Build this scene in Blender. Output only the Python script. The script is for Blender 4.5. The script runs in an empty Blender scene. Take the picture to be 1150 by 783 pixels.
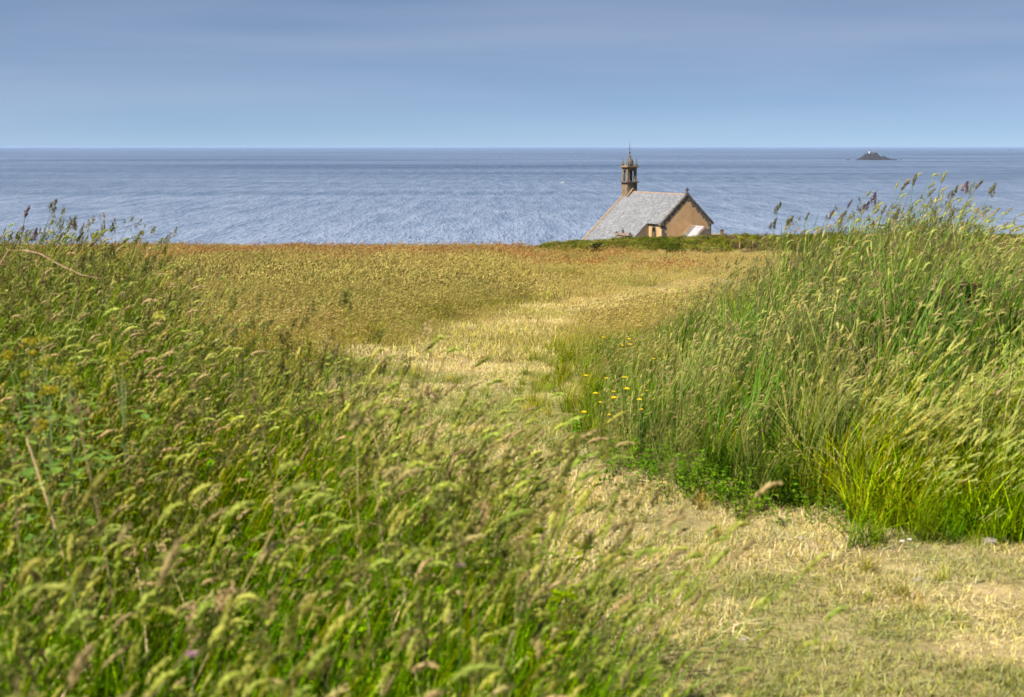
import bpy, math, random
import numpy as np
from mathutils import Vector, Matrix
random.seed(7); RNG = np.random.default_rng(11)
S = bpy.context.scene
COL = S.collection
PI = math.pi
R = math.radians

# ------------------------------------------------------------------ camera
EYE = Vector((0, 0, 1.6))
F = 1800.0                      # focal length in pixels of a 1150 px wide frame
PITCH = math.atan((391.5 - 164.6) / F)
cam_d = bpy.data.cameras.new('camera')
cam = bpy.data.objects.new('camera', cam_d); COL.objects.link(cam)
cam.location = EYE
cam.rotation_euler = (PI / 2 - PITCH, 0, 0)
cam_d.sensor_width = 36; cam_d.lens = F / 1150 * 36
cam_d.clip_start = 0.05; cam_d.clip_end = 400000
cam_d.dof.use_dof = True; cam_d.dof.focus_distance = 20; cam_d.dof.aperture_fstop = 6.3
S.camera = cam

def ray(px, py):
    a, b = (px - 575) / F, (391.5 - py) / F
    c, s = math.cos(PITCH), math.sin(PITCH)
    return Vector((a, c + b * s, -s + b * c))
def at(px, py, Y):
    d = ray(px, py); return EYE + d * (Y / d.y)

# ------------------------------------------------------------------ render / light
S.render.engine = 'CYCLES'
S.view_settings.view_transform = 'Standard'
S.view_settings.look = 'None'
S.view_settings.exposure = 0.96
S.view_settings.gamma = 1.0
S.cycles.max_bounces = 6; S.cycles.diffuse_bounces = 3; S.cycles.transmission_bounces = 4
S.cycles.transparent_max_bounces = 6; S.cycles.glossy_bounces = 2; S.cycles.volume_bounces = 0

SUN_EL = R(49); sx, sy = -0.74, -0.67
n_ = math.hypot(sx, sy); sx /= n_; sy /= n_
sun_vec = Vector((sx * math.cos(SUN_EL), sy * math.cos(SUN_EL), math.sin(SUN_EL)))
sd = bpy.data.lights.new('sun', 'SUN'); sd.energy = 5.0; sd.angle = R(0.5); sd.color = (1, .95, .87)
so = bpy.data.objects.new('sun', sd); COL.objects.link(so)
so.rotation_euler = sun_vec.to_track_quat('Z', 'Y').to_euler(); so.location = (0, 0, 30)

W = bpy.data.worlds.new('World'); S.world = W; W.use_nodes = True
nt = W.node_tree; N = nt.nodes; L = nt.links; N.clear()
def nd(t, **k):
    n = N.new(t)
    for a, v in k.items(): setattr(n, a, v)
    return n
out = nd('ShaderNodeOutputWorld'); bg = nd('ShaderNodeBackground')
sky = nd('ShaderNodeTexSky', sky_type='NISHITA'); sky.sun_disc = False
sky.sun_elevation = SUN_EL; sky.sun_rotation = math.atan2(sx, sy) % (2 * PI)
sky.air_density = 1.0; sky.dust_density = 0.25; sky.ozone_density = 2.6; sky.altitude = 60
tc = nd('ShaderNodeTexCoord')
sep = nd('ShaderNodeSeparateXYZ'); L.new(tc.outputs['Generated'], sep.inputs[0])
mz = nd('ShaderNodeMath', operation='MULTIPLY_ADD'); L.new(sep.outputs[2], mz.inputs[0]); mz.inputs[1].default_value = 2.9; mz.inputs[2].default_value = 0.16
mx = nd('ShaderNodeMath', operation='MAXIMUM'); L.new(mz.outputs[0], mx.inputs[0]); mx.inputs[1].default_value = 0.01
comb = nd('ShaderNodeCombineXYZ'); L.new(sep.outputs[0], comb.inputs[0]); L.new(sep.outputs[1], comb.inputs[1]); L.new(mx.outputs[0], comb.inputs[2])
nm = nd('ShaderNodeVectorMath', operation='NORMALIZE'); L.new(comb.outputs[0], nm.inputs[0]); L.new(nm.outputs[0], sky.inputs[0])
# thin cloud veils low over the sea
mp = nd('ShaderNodeMapping'); mp.inputs['Scale'].default_value = (1.6, 1.6, 17); mp.inputs['Rotation'].default_value = (0, R(-3.5), 0)
L.new(tc.outputs['Generated'], mp.inputs[0])
nz = nd('ShaderNodeTexNoise'); nz.inputs['Scale'].default_value = 1.5; nz.inputs['Detail'].default_value = 4; nz.inputs['Roughness'].default_value = .45; nz.inputs['Distortion'].default_value = .35
L.new(mp.outputs[0], nz.inputs[0])
rp = nd('ShaderNodeValToRGB'); rp.color_ramp.elements[0].position = .36; rp.color_ramp.elements[1].position = .75
rp.color_ramp.elements[0].color = (0, 0, 0, 1); rp.color_ramp.elements[1].color = (.34, .34, .34, 1)
L.new(nz.outputs[0], rp.inputs[0])
tint = nd('ShaderNodeMix', data_type='RGBA', blend_type='MULTIPLY'); tint.inputs[0].default_value = 1
L.new(sky.outputs[0], tint.inputs[6]); tint.inputs[7].default_value = (1.09, 1.03, .98, 1)
mixc = nd('ShaderNodeMix', data_type='RGBA'); L.new(rp.outputs[0], mixc.inputs[0])
L.new(tint.outputs[2], mixc.inputs[6]); mixc.inputs[7].default_value = (4.3, 4.8, 6.1, 1)
L.new(mixc.outputs[2], bg.inputs[0]); bg.inputs[1].default_value = 0.067
L.new(bg.outputs[0], out.inputs[0])

# ------------------------------------------------------------------ helpers
def tag(o, label=None, cat=None, group=None, kind=None):
    if label: o['label'] = label
    if cat: o['category'] = cat
    if group: o['group'] = group
    if kind: o['kind'] = kind
    return o
def empty(name, loc, rz=0):
    o = bpy.data.objects.new(name, None); COL.objects.link(o); o.location = loc; o.rotation_euler = (0, 0, rz)
    o.empty_display_size = .2; return o
class MB:
    def __init__(s): s.v = []; s.f = []; s.m = []
    def add(s, vs, fs, mi=0):
        b = len(s.v); s.v += [tuple(p) for p in vs]; s.f += [tuple(i + b for i in f) for f in fs]; s.m += [mi] * len(fs); return s
    def box(s, x0, x1, y0, y1, z0, z1, mi=0):
        return s.add([(x0,y0,z0),(x1,y0,z0),(x1,y1,z0),(x0,y1,z0),(x0,y0,z1),(x1,y0,z1),(x1,y1,z1),(x0,y1,z1)],
                     [(0,3,2,1),(4,5,6,7),(0,1,5,4),(1,2,6,5),(2,3,7,6),(3,0,4,7)], mi)
    def prism(s, prof, a0, a1, axis='y', mi=0):     # profile extruded; prof = [(u, z)]
        n = len(prof)
        P = lambda u, z, a: (u, a, z) if axis == 'y' else (a, u, z)
        vs = [P(u, z, a0) for u, z in prof] + [P(u, z, a1) for u, z in prof]
        fs = [tuple(range(n)), tuple(range(2*n-1, n-1, -1))] + [(i, i+n, (i+1) % n + n, (i+1) % n) for i in range(n)]
        return s.add(vs, fs, mi)
    def lathe(s, prof, n=12, cx=0, cy=0, mi=0, rot=0):      # prof = [(r, z)]
        vs = []; fs = []
        for r, z in prof:
            for k in range(n):
                a = 2*PI*k/n + rot; vs.append((cx + r*math.cos(a), cy + r*math.sin(a), z))
        for j in range(len(prof)-1):
            for k in range(n):
                k2 = (k+1) % n; fs.append((j*n+k, j*n+k2, (j+1)*n+k2, (j+1)*n+k))
        fs.append(tuple(range(n-1, -1, -1))); fs.append(tuple(range((len(prof)-1)*n, len(prof)*n)))
        return s.add(vs, fs, mi)
    def tube(s, pts, rad, n=5, mi=0):
        vs = []; fs = []; pts = [Vector(p) for p in pts]
        for i, p in enumerate(pts):
            d = (pts[min(i+1, len(pts)-1)] - pts[max(i-1, 0)]).normalized()
            a = d.orthogonal().normalized() if abs(d.z) < .2 else Vector((1, 0, 0)).cross(d).normalized()
            b = d.cross(a); r = rad[i] if isinstance(rad, (list, tuple)) else rad
            for k in range(n):
                t = 2*PI*k/n; vs.append(p + a*math.cos(t)*r + b*math.sin(t)*r)
        for i in range(len(pts)-1):
            for k in range(n): fs.append((i*n+k, i*n+(k+1) % n, (i+1)*n+(k+1) % n, (i+1)*n+k))
        return s.add(vs, fs, mi)
    def mesh(s, name, mats, smooth=False):
        me = bpy.data.meshes.new(name); me.from_pydata(s.v, [], s.f)
        for m in (mats if isinstance(mats, (list, tuple)) else [mats]): me.materials.append(m)
        me.polygons.foreach_set('material_index', s.m)
        if smooth: me.polygons.foreach_set('use_smooth', [True] * len(me.polygons))
        me.update(); return me
    def build(s, name, mats, parent=None, smooth=False):
        import bmesh
        me = s.mesh(name, mats, smooth)
        bm = bmesh.new(); bm.from_mesh(me); bmesh.ops.recalc_face_normals(bm, faces=bm.faces); bm.to_mesh(me); bm.free()
        o = bpy.data.objects.new(name, me); COL.objects.link(o)
        if parent: o.parent = parent
        return o

# ------------------------------------------------------------------ materials
def mat(name):
    m = bpy.data.materials.new(name); m.use_nodes = True
    t = m.node_tree; return m, t, t.nodes['Principled BSDF']
def noise_mat(name, stops, scale=2.0, detail=6, rough=.85, bump=.3, bumpscale=None, coords='Object', dist=.0, mapscale=(1,1,1), rou=.6, spec=.3, bdist=.02):
    m, t, p = mat(name)
    tcn = t.nodes.new('ShaderNodeTexCoord'); mpn = t.nodes.new('ShaderNodeMapping'); mpn.inputs['Scale'].default_value = mapscale
    t.links.new(tcn.outputs[coords], mpn.inputs[0])
    n = t.nodes.new('ShaderNodeTexNoise'); n.inputs['Scale'].default_value = scale; n.inputs['Detail'].default_value = detail
    n.inputs['Roughness'].default_value = rou; n.inputs['Distortion'].default_value = dist
    t.links.new(mpn.outputs[0], n.inputs[0])
    r = t.nodes.new('ShaderNodeValToRGB'); el = r.color_ramp.elements
    while len(el) < len(stops): el.new(.5)
    for e, (pos, c) in zip(el, stops): e.position = pos; e.color = (*c, 1)
    t.links.new(n.outputs[0], r.inputs[0]); t.links.new(r.outputs[0], p.inputs['Base Color'])
    p.inputs['Roughness'].default_value = rough; p.inputs['Specular IOR Level'].default_value = spec
    if bump:
        n2 = t.nodes.new('ShaderNodeTexNoise'); n2.inputs['Scale'].default_value = bumpscale or scale * 3; n2.inputs['Detail'].default_value = 5
        t.links.new(mpn.outputs[0], n2.inputs[0])
        b = t.nodes.new('ShaderNodeBump'); b.inputs['Strength'].default_value = bump; b.inputs['Distance'].default_value = bdist
        t.links.new(n2.outputs[0], b.inputs['Height']); t.links.new(b.outputs[0], p.inputs['Normal'])
    return m

# plant materials: colour = instancer tint x ramp along the blade x per blade variation
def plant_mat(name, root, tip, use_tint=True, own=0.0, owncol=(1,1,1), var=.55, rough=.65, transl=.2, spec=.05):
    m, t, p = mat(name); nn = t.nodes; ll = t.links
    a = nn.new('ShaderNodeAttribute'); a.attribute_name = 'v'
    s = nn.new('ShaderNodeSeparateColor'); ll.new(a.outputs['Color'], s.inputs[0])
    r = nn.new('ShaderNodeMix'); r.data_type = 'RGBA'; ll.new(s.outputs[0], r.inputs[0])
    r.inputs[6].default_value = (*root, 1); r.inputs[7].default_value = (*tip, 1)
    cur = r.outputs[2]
    if use_tint:
        a2 = nn.new('ShaderNodeAttribute'); a2.attribute_name = 'tint'; a2.attribute_type = 'INSTANCER'
        mu = nn.new('ShaderNodeMix'); mu.data_type = 'RGBA'; mu.blend_type = 'MULTIPLY'; mu.inputs[0].default_value = 1
        ll.new(cur, mu.inputs[6]); ll.new(a2.outputs['Color'], mu.inputs[7]); cur = mu.outputs[2]
    if own > 0:
        mo = nn.new('ShaderNodeMix'); mo.data_type = 'RGBA'; mo.inputs[0].default_value = own
        ll.new(cur, mo.inputs[6]); mo.inputs[7].default_value = (*owncol, 1); cur = mo.outputs[2]
    hv = nn.new('ShaderNodeHueSaturation')
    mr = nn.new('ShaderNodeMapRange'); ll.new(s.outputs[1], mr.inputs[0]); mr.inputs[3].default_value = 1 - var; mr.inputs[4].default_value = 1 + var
    mh = nn.new('ShaderNodeMapRange'); ll.new(s.outputs[2], mh.inputs[0]); mh.inputs[3].default_value = .475; mh.inputs[4].default_value = .525
    ll.new(mr.outputs[0], hv.inputs['Value']); ll.new(mh.outputs[0], hv.inputs['Hue']); ll.new(cur, hv.inputs['Color'])
    hv.inputs['Saturation'].default_value = (1.12 if use_tint and name != 'straw' else 1.0)
    ll.new(hv.outputs[0], p.inputs['Base Color']); p.inputs['Roughness'].default_value = rough; p.inputs['Specular IOR Level'].default_value = spec
    tr = nn.new('ShaderNodeBsdfTranslucent'); ll.new(hv.outputs[0], tr.inputs[0])
    ms = nn.new('ShaderNodeMixShader'); ms.inputs[0].default_value = transl
    ll.new(p.outputs[0], ms.inputs[1]); ll.new(tr.outputs[0], ms.inputs[2])
    ll.new(ms.outputs[0], nn['Material Output'].inputs[0])
    return m
M_BLADE = plant_mat('grass_blade', (.38,.42,.35), (1.38,1.32,.85))  # dark root end paints shade between stems; yellower tip is real
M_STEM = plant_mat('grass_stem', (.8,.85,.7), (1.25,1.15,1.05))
M_FOG = plant_mat('soft_seed_head', (1,1,1), (1,1,1), own=.55, owncol=(.50,.46,.15), transl=.3, var=.4)
M_FOGP = plant_mat('pinkish_seed_head', (1,1,1), (1,1,1), own=.75, owncol=(.40,.29,.16), transl=.25, var=.4)
M_DARKH = plant_mat('dark_seed_head', (1,1,1), (1,1,1), own=.7, owncol=(.13,.10,.055), transl=.2, var=.4)
M_BARLEY = plant_mat('awned_seed_head', (1,1,1), (1.1,1.1,1), own=.6, owncol=(.50,.50,.20), transl=.3, var=.3)
M_STRAW = plant_mat('straw', (1,1,1), (1.05,1,.95), transl=.2, rough=.7)
M_GOLDH = plant_mat('golden_seed_head', (1,1,1), (1,1,1), own=.6, owncol=(.42,.33,.13), transl=.25, var=.4)
M_RUST = plant_mat('rusty_seed_head', (1,1,1), (1,1,1), own=.7, owncol=(.36,.20,.10), transl=.2, var=.4)
M_LEAF = plant_mat('herb_leaf', (.85,.85,.85), (1.1,1.1,1.1), transl=.35, var=.35)
T_GREEN = plant_mat('stalk_green', (.12,.17,.05), (.20,.24,.09), use_tint=False)
T_DARKH = plant_mat('stalk_dark_head', (.12,.12,.06), (.15,.125,.07), use_tint=False, transl=.2, var=.4)
T_PURP = plant_mat('stalk_purple_head', (.13,.08,.08), (.17,.10,.10), use_tint=False, transl=.2, var=.4)
T_PALEH = plant_mat('stalk_pale_head', (.22,.23,.09), (.28,.27,.12), use_tint=False, transl=.3, var=.4)
T_YEL = plant_mat('petal_yellow', (.88,.62,.01), (.92,.68,.015), use_tint=False, transl=.25, var=.12, rough=.6)
T_LIME = plant_mat('umbel_yellow_green', (.30,.33,.03), (.40,.38,.04), use_tint=False, transl=.3, var=.3)
T_ORNG = plant_mat('umbel_orange', (.36,.31,.02), (.45,.37,.03), use_tint=False, transl=.3, var=.3)
T_PINK = plant_mat('petal_pink', (.32,.16,.21), (.40,.22,.28), use_tint=False, transl=.25, var=.3)
T_WHITE = plant_mat('petal_white', (.75,.75,.70), (.8,.8,.75), use_tint=False, transl=.2, var=.1)
T_TWIG = noise_mat('dry_bramble_bark', [(.3,(.22,.12,.07)),(.7,(.42,.26,.16))], scale=30, bump=.2)

# ------------------------------------------------------------------ terrain
def sm(a, b, x):
    t = np.clip((x - a) / (b - a), 0, 1); return t * t * (3 - 2 * t)
_perm = RNG.permutation(512); _val = RNG.random(512)
def vnoise(x, y):
    xi = np.floor(x).astype(int); yi = np.floor(y).astype(int); fx = x - xi; fy = y - yi
    fx = fx*fx*(3-2*fx); fy = fy*fy*(3-2*fy)
    h = lambda i, j: _val[(_perm[(i & 511)] + j * 37 + (j & 63) * 5) & 511]
    return (h(xi,yi)*(1-fx)+h(xi+1,yi)*fx)*(1-fy) + (h(xi,yi+1)*(1-fx)+h(xi+1,yi+1)*fx)*fy
def fbm(x, y, o=4):
    s = 0; a = .5
    for k in range(o): s = s + a * vnoise(x * 2**k + 17*k, y * 2**k + 31*k); a *= .5
    return s / (1 - .5**o)
Z_SEA = -60.4
def height(x, y):
    x = np.asarray(x, float); y = np.asarray(y, float)
    yp = np.array([-4000, 8, 14, 40, 88, 96, 115, 150, 200, 262, 285, 320, 380, 470, 8000])
    sl = .0535
    zp = np.array([0, 0, -.26, -sl*32, -sl*80, -5.5, -9.6, -13.6, -18.5, -24.5, -27, -36, -55, -64, -70])
    wob = 9 * (fbm(x*.02+5, y*0+3.3, 3) - .5)
    yy = np.where(y > 100, y + wob * 4 * sm(100, 300, y), y)
    z = np.interp(yy, yp, zp)
    z = z + .10 * (fbm(x*.35, y*.35) - .5) * sm(5, 15, y)
    z = z + .9 * (fbm(x*.05+9, y*.05) - .5) * sm(110, 150, y) * 1.6
    z = z - .0 * x
    # left mound and right mound near the camera
    z = z + .28 * sm(-.9, -2.6, x) * sm(3.5, 7, y) * (1 - sm(11, 17, y))
    z = z + .42 * sm(1.2, 2.7, x) * sm(6.6, 9.2, y) * (1 - sm(12, 19, y))
    # earth bank closing the field on the right
    bk = np.exp(-((y - 86.5) / 3.6)**2)
    z = z + np.interp(x, [.3, 2, 3.5, 6, 12, 30], [0, .42, .56, .64, .80, .80]) * bk
    # flat shelf round the chapel
    dd = np.hypot((x - 22) / 24, (y - 242) / 20); w = 1 - sm(.72, 1.25, dd)
    z = z * (1 - w) + (-14.4) * w
    return z
def hz(x, y): return float(height(x, y))

def left_edge(y): return np.interp(y, [1.2, 2.4, 3, 4, 5, 6, 7, 8, 10, 12, 14], [.05, .16, .42, .27, -.04, -.44, -.98, -1.4, -2.35, -3.45, -5])
def tall_left(x, y):          # wished plant height
    e = left_edge(y) - x + .25 * (fbm(x*1.7, y*1.7+7) - .5)
    return (.84-.07*sm(4.5,8,y)) * (.55*sm(-.02, .05, e)+.45*sm(.02, .26, e))*(.78+.44*fbm(x*2.3+4, y*1.6)) * (1 - sm(12, 14.5, y)) * (y > 1.9)
def tall_right(x, y):
    yf = np.interp(x, [.0, .25, .5, 1.07, 2, 4], [11, 9.6, 7.6, 6.95, 6.6, 6.5]) + .45 * (fbm(x*2.1+3, y*0+1) - .5)
    front = sm(0, .55, y - yf)
    xx = x * 11 / np.maximum(y, 6)
    hh = np.interp(xx, [-.06, .16, .45, 1.1, 1.56, 1.9, 2.6, 3.3, 8], [0, .13, .23, .45, .62, .72, .76, .76, .80])
    cl = .42 + 1.16*fbm(x*1.9+30, y*1.2+8, 3)
    cl = np.minimum(cl, 1.12)
    return hh * cl * (.62 + .38 * front) * (y > yf) * (1 - sm(14, 19, y))
def seg(x, y, ax, ay, bx, by, wa, wb):
    dx, dy = bx-ax, by-ay; t = np.clip(((x-ax)*dx+(y-ay)*dy)/(dx*dx+dy*dy), 0, 1)
    d = np.hypot(x-(ax+t*dx), (y-(ay+t*dy))); w = wa + (wb-wa)*t
    return np.clip(1.35 - d / w, 0, 1)
def path(x, y):
    p = np.zeros_like(x)
    for s in [(6,3.4,1.2,5.2,1.3,1.3),(1.2,5.2,.3,7.6,1.2,.6),(.3,7.6,-.3,11,.6,.85),(-.3,11,-.45,14,.85,1.0),
              (-.45,14,-.15,18,.95,.95),(-.15,18,1.3,24,.95,1.2),(1.3,24,3.4,31,1.2,1.6),(3.4,31,5.5,42,1.6,1.2),
              (.7,22,.2,45,.45,.7),(.2,45,-.1,86,.8,1.1)]:
        p = np.maximum(p, seg(x, y, *s))
    # short cropped ground on the near right
    p = np.maximum(p, sm(-.1,.3, x-left_edge(y)+0*x) * (y < 6.9) * (y > 0))
    return np.clip(p + .5*(fbm(x*1.3+2, y*.8) - .5), 0, 1)

def build_terrain():
    nr, na = 330, 300
    rr = np.concatenate([[0], .4 * (4000/.4) ** (np.linspace(0, 1, nr))])
    # finer angles ahead of the camera
    u = np.linspace(-1, 1, na, endpoint=False); ang = PI/2 + PI*(0.25*u + 0.75*u**3)
    A, Rr = np.meshgrid(ang, rr[1:])
    X = (Rr*np.cos(A)).ravel(); Y = (Rr*np.sin(A)).ravel(); Z = height(X, Y)
    vs = [(0, 0, hz(0, 0))] + list(zip(X.tolist(), Y.tolist(), Z.tolist()))
    fs = [(0, 1+k, 1+(k+1) % na) for k in range(na)]
    for j in range(nr-1):
        b = 1 + j*na
        for k in range(na):
            k2 = (k+1) % na; fs.append((b+k, b+na+k, b+na+k2, b+k2))
    me = bpy.data.meshes.new('ground'); me.from_pydata(vs, [], fs)
    me.polygons.foreach_set('use_smooth', [True]*len(fs))
    X = np.append(0, X); Y = np.append(0, Y)
    c = np.zeros((len(vs), 4)); c[:, 0] = path(X, Y); c[:, 1] = np.clip(tall_left(X, Y)+tall_right(X, Y), 0, 1); c[:, 2] = sm(90, 93, Y); c[:, 3] = 1
    at_ = me.attributes.new('zone', 'FLOAT_COLOR', 'POINT'); at_.data.foreach_set('color', c.ravel())
    m, t, p = mat('field_soil_and_dry_grass'); nn = t.nodes; ll = t.links
    a = nn.new('ShaderNodeAttribute'); a.attribute_name = 'zone'; s = nn.new('ShaderNodeSeparateColor'); ll.new(a.outputs['Color'], s.inputs[0])
    tcn = nn.new('ShaderNodeTexCoord')
    def ramp(scale, stops, det=8):
        n = nn.new('ShaderNodeTexNoise'); n.inputs['Scale'].default_value = scale; n.inputs['Detail'].default_value = det; n.inputs['Roughness'].default_value = .65
        ll.new(tcn.outputs['Object'], n.inputs[0]); r = nn.new('ShaderNodeValToRGB'); el = r.color_ramp.elements
        while len(el) < len(stops): el.new(.5)
        for e, (q, cc) in zip(el, stops): e.position = q; e.color = (*cc, 1)
        ll.new(n.outputs[0], r.inputs[0]); return r.outputs[0]
    gpath = ramp(2.2, [(.30,(.11,.10,.03)),(.45,(.24,.19,.08)),(.56,(.34,.26,.12)),(.70,(.40,.29,.17))])
    gfield = ramp(.7, [(.3,(.13,.12,.035)),(.55,(.24,.19,.06)),(.75,(.30,.23,.09))])
    gtall = ramp(3, [(.3,(.03,.045,.015)),(.7,(.07,.08,.03))])
    gheath = ramp(.15, [(.35,(.05,.08,.025)),(.6,(.09,.10,.035)),(.75,(.16,.12,.07))])
    def mx_(fac, a_, b_):
        k = nn.new('ShaderNodeMix'); k.data_type = 'RGBA'; ll.new(fac, k.inputs[0]); ll.new(a_, k.inputs[6]); ll.new(b_, k.inputs[7]); return k.outputs[2]
    cur = mx_(s.outputs[0], gfield, gpath); cur = mx_(s.outputs[1], cur, gtall); cur = mx_(s.outputs[2], cur, gheath)
    ll.new(cur, p.inputs['Base Color']); p.inputs['Roughness'].default_value = .95; p.inputs['Specular IOR Level'].default_value = .1
    n2 = nn.new('ShaderNodeTexNoise'); n2.inputs['Scale'].default_value = 14; n2.inputs['Detail'].default_value = 8; ll.new(tcn.outputs['Object'], n2.inputs[0])
    b = nn.new('ShaderNodeBump'); b.inputs['Strength'].default_value = .8; b.inputs['Distance'].default_value = .04
    ll.new(n2.outputs[0], b.inputs['Height']); ll.new(b.outputs[0], p.inputs['Normal'])
    me.materials.append(m)
    o = bpy.data.objects.new('ground', me); COL.objects.link(o)
    return tag(o, 'gently falling clifftop meadow with a pale trodden path', 'ground', kind='structure')
build_terrain()

# ------------------------------------------------------------------ sea
def build_sea():
    na = 96; rr = [0] + list(300 * (180000/300) ** (np.linspace(0, 1, 60)))
    vs = [(0, 0, 0)]; fs = [(0, 1+k, 1+(k+1) % na) for k in range(na)]
    for r in rr[1:]:
        for k in range(na): a = 2*PI*k/na; vs.append((r*math.cos(a), r*math.sin(a), 0))
    for j in range(len(rr)-2):
        b = 1+j*na
        for k in range(na): k2 = (k+1) % na; fs.append((b+k, b+na+k, b+na+k2, b+k2))
    me = bpy.data.meshes.new('sea'); me.from_pydata(vs, [], fs)
    m, t, p = mat('sea_water'); nn = t.nodes; ll = t.links
    tcn = nn.new('ShaderNodeTexCoord')
    def noise(sc, msc, det, rou=.6, dist=0):
        mpn = nn.new('ShaderNodeMapping'); mpn.inputs['Scale'].default_value = msc; ll.new(tcn.outputs['Object'], mpn.inputs[0])
        n = nn.new('ShaderNodeTexNoise'); n.inputs['Scale'].default_value = sc; n.inputs['Detail'].default_value = det; n.inputs['Roughness'].default_value = rou
        n.inputs['Distortion'].default_value = dist; ll.new(mpn.outputs[0], n.inputs[0]); return n.outputs[0]
    chop = noise(.45, (1, .12, 1), 3, .7); swell = noise(.05, (1, .12, 1), 4, .75); slick = noise(.0011, (.32, 1.0, 1), 7, .62, .6)
    def mr(src, a, b, c, d):
        k = nn.new('ShaderNodeMapRange'); ll.new(src, k.inputs[0])
        for i, v in enumerate((a, b, c, d)): k.inputs[i+1].default_value = v
        return k.outputs[0]
    def mth(op, a, b):
        k = nn.new('ShaderNodeMath'); k.operation = op
        for i, v in enumerate((a, b)):
            if isinstance(v, (int, float)): k.inputs[i].default_value = v
            else: ll.new(v, k.inputs[i])
        return k.outputs[0]
    # ripple reflections painted into the colour; wind lanes and slicks are real surface patches
    sq = nn.new('ShaderNodeSeparateXYZ'); ll.new(tcn.outputs['Object'], sq.inputs[0]); near_pale = mr(sq.outputs[1], 900, 3600, .13, 0)  # water gets paler towards the near side
    tex = mth('ADD', mth('ADD', mth('ADD', mth('MULTIPLY', chop, .60), mth('MULTIPLY', swell, .55)), mth('MULTIPLY', slick, .6)), mth('SUBTRACT', near_pale, .09))
    r = nn.new('ShaderNodeValToRGB'); el = r.color_ramp.elements
    while len(el) < 4: el.new(.5)
    for e, (q, cc) in zip(el, [(.62,(.035,.06,.115)),(.76,(.09,.13,.19)),(.88,(.165,.205,.275)),(1.0,(.26,.30,.37))]): e.position = min(q, 1); e.color = (*cc, 1)
    ll.new(tex, r.inputs[0]); ll.new(r.outputs[0], p.inputs['Base Color'])
    ll.new(mr(slick, .35, .65, .42, .25), p.inputs['Roughness']); p.inputs['IOR'].default_value = 1.33
    b = nn.new('ShaderNodeBump'); b.inputs['Strength'].default_value = 1; b.inputs['Distance'].default_value = 2.2
    ll.new(chop, b.inputs['Height'])
    b2 = nn.new('ShaderNodeBump'); b2.inputs['Strength'].default_value = 1; b2.inputs['Distance'].default_value = 9
    ll.new(swell, b2.inputs['Height']); ll.new(b.outputs[0], b2.inputs['Normal'])
    ll.new(b2.outputs[0], p.inputs['Normal'])
    me.materials.append(m)
    o = bpy.data.objects.new('sea', me); COL.objects.link(o); o.location = (0, 0, Z_SEA)
    tag(o, 'blue sea with pale wind lanes out to the horizon', 'sea', kind='structure')
build_sea()

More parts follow.
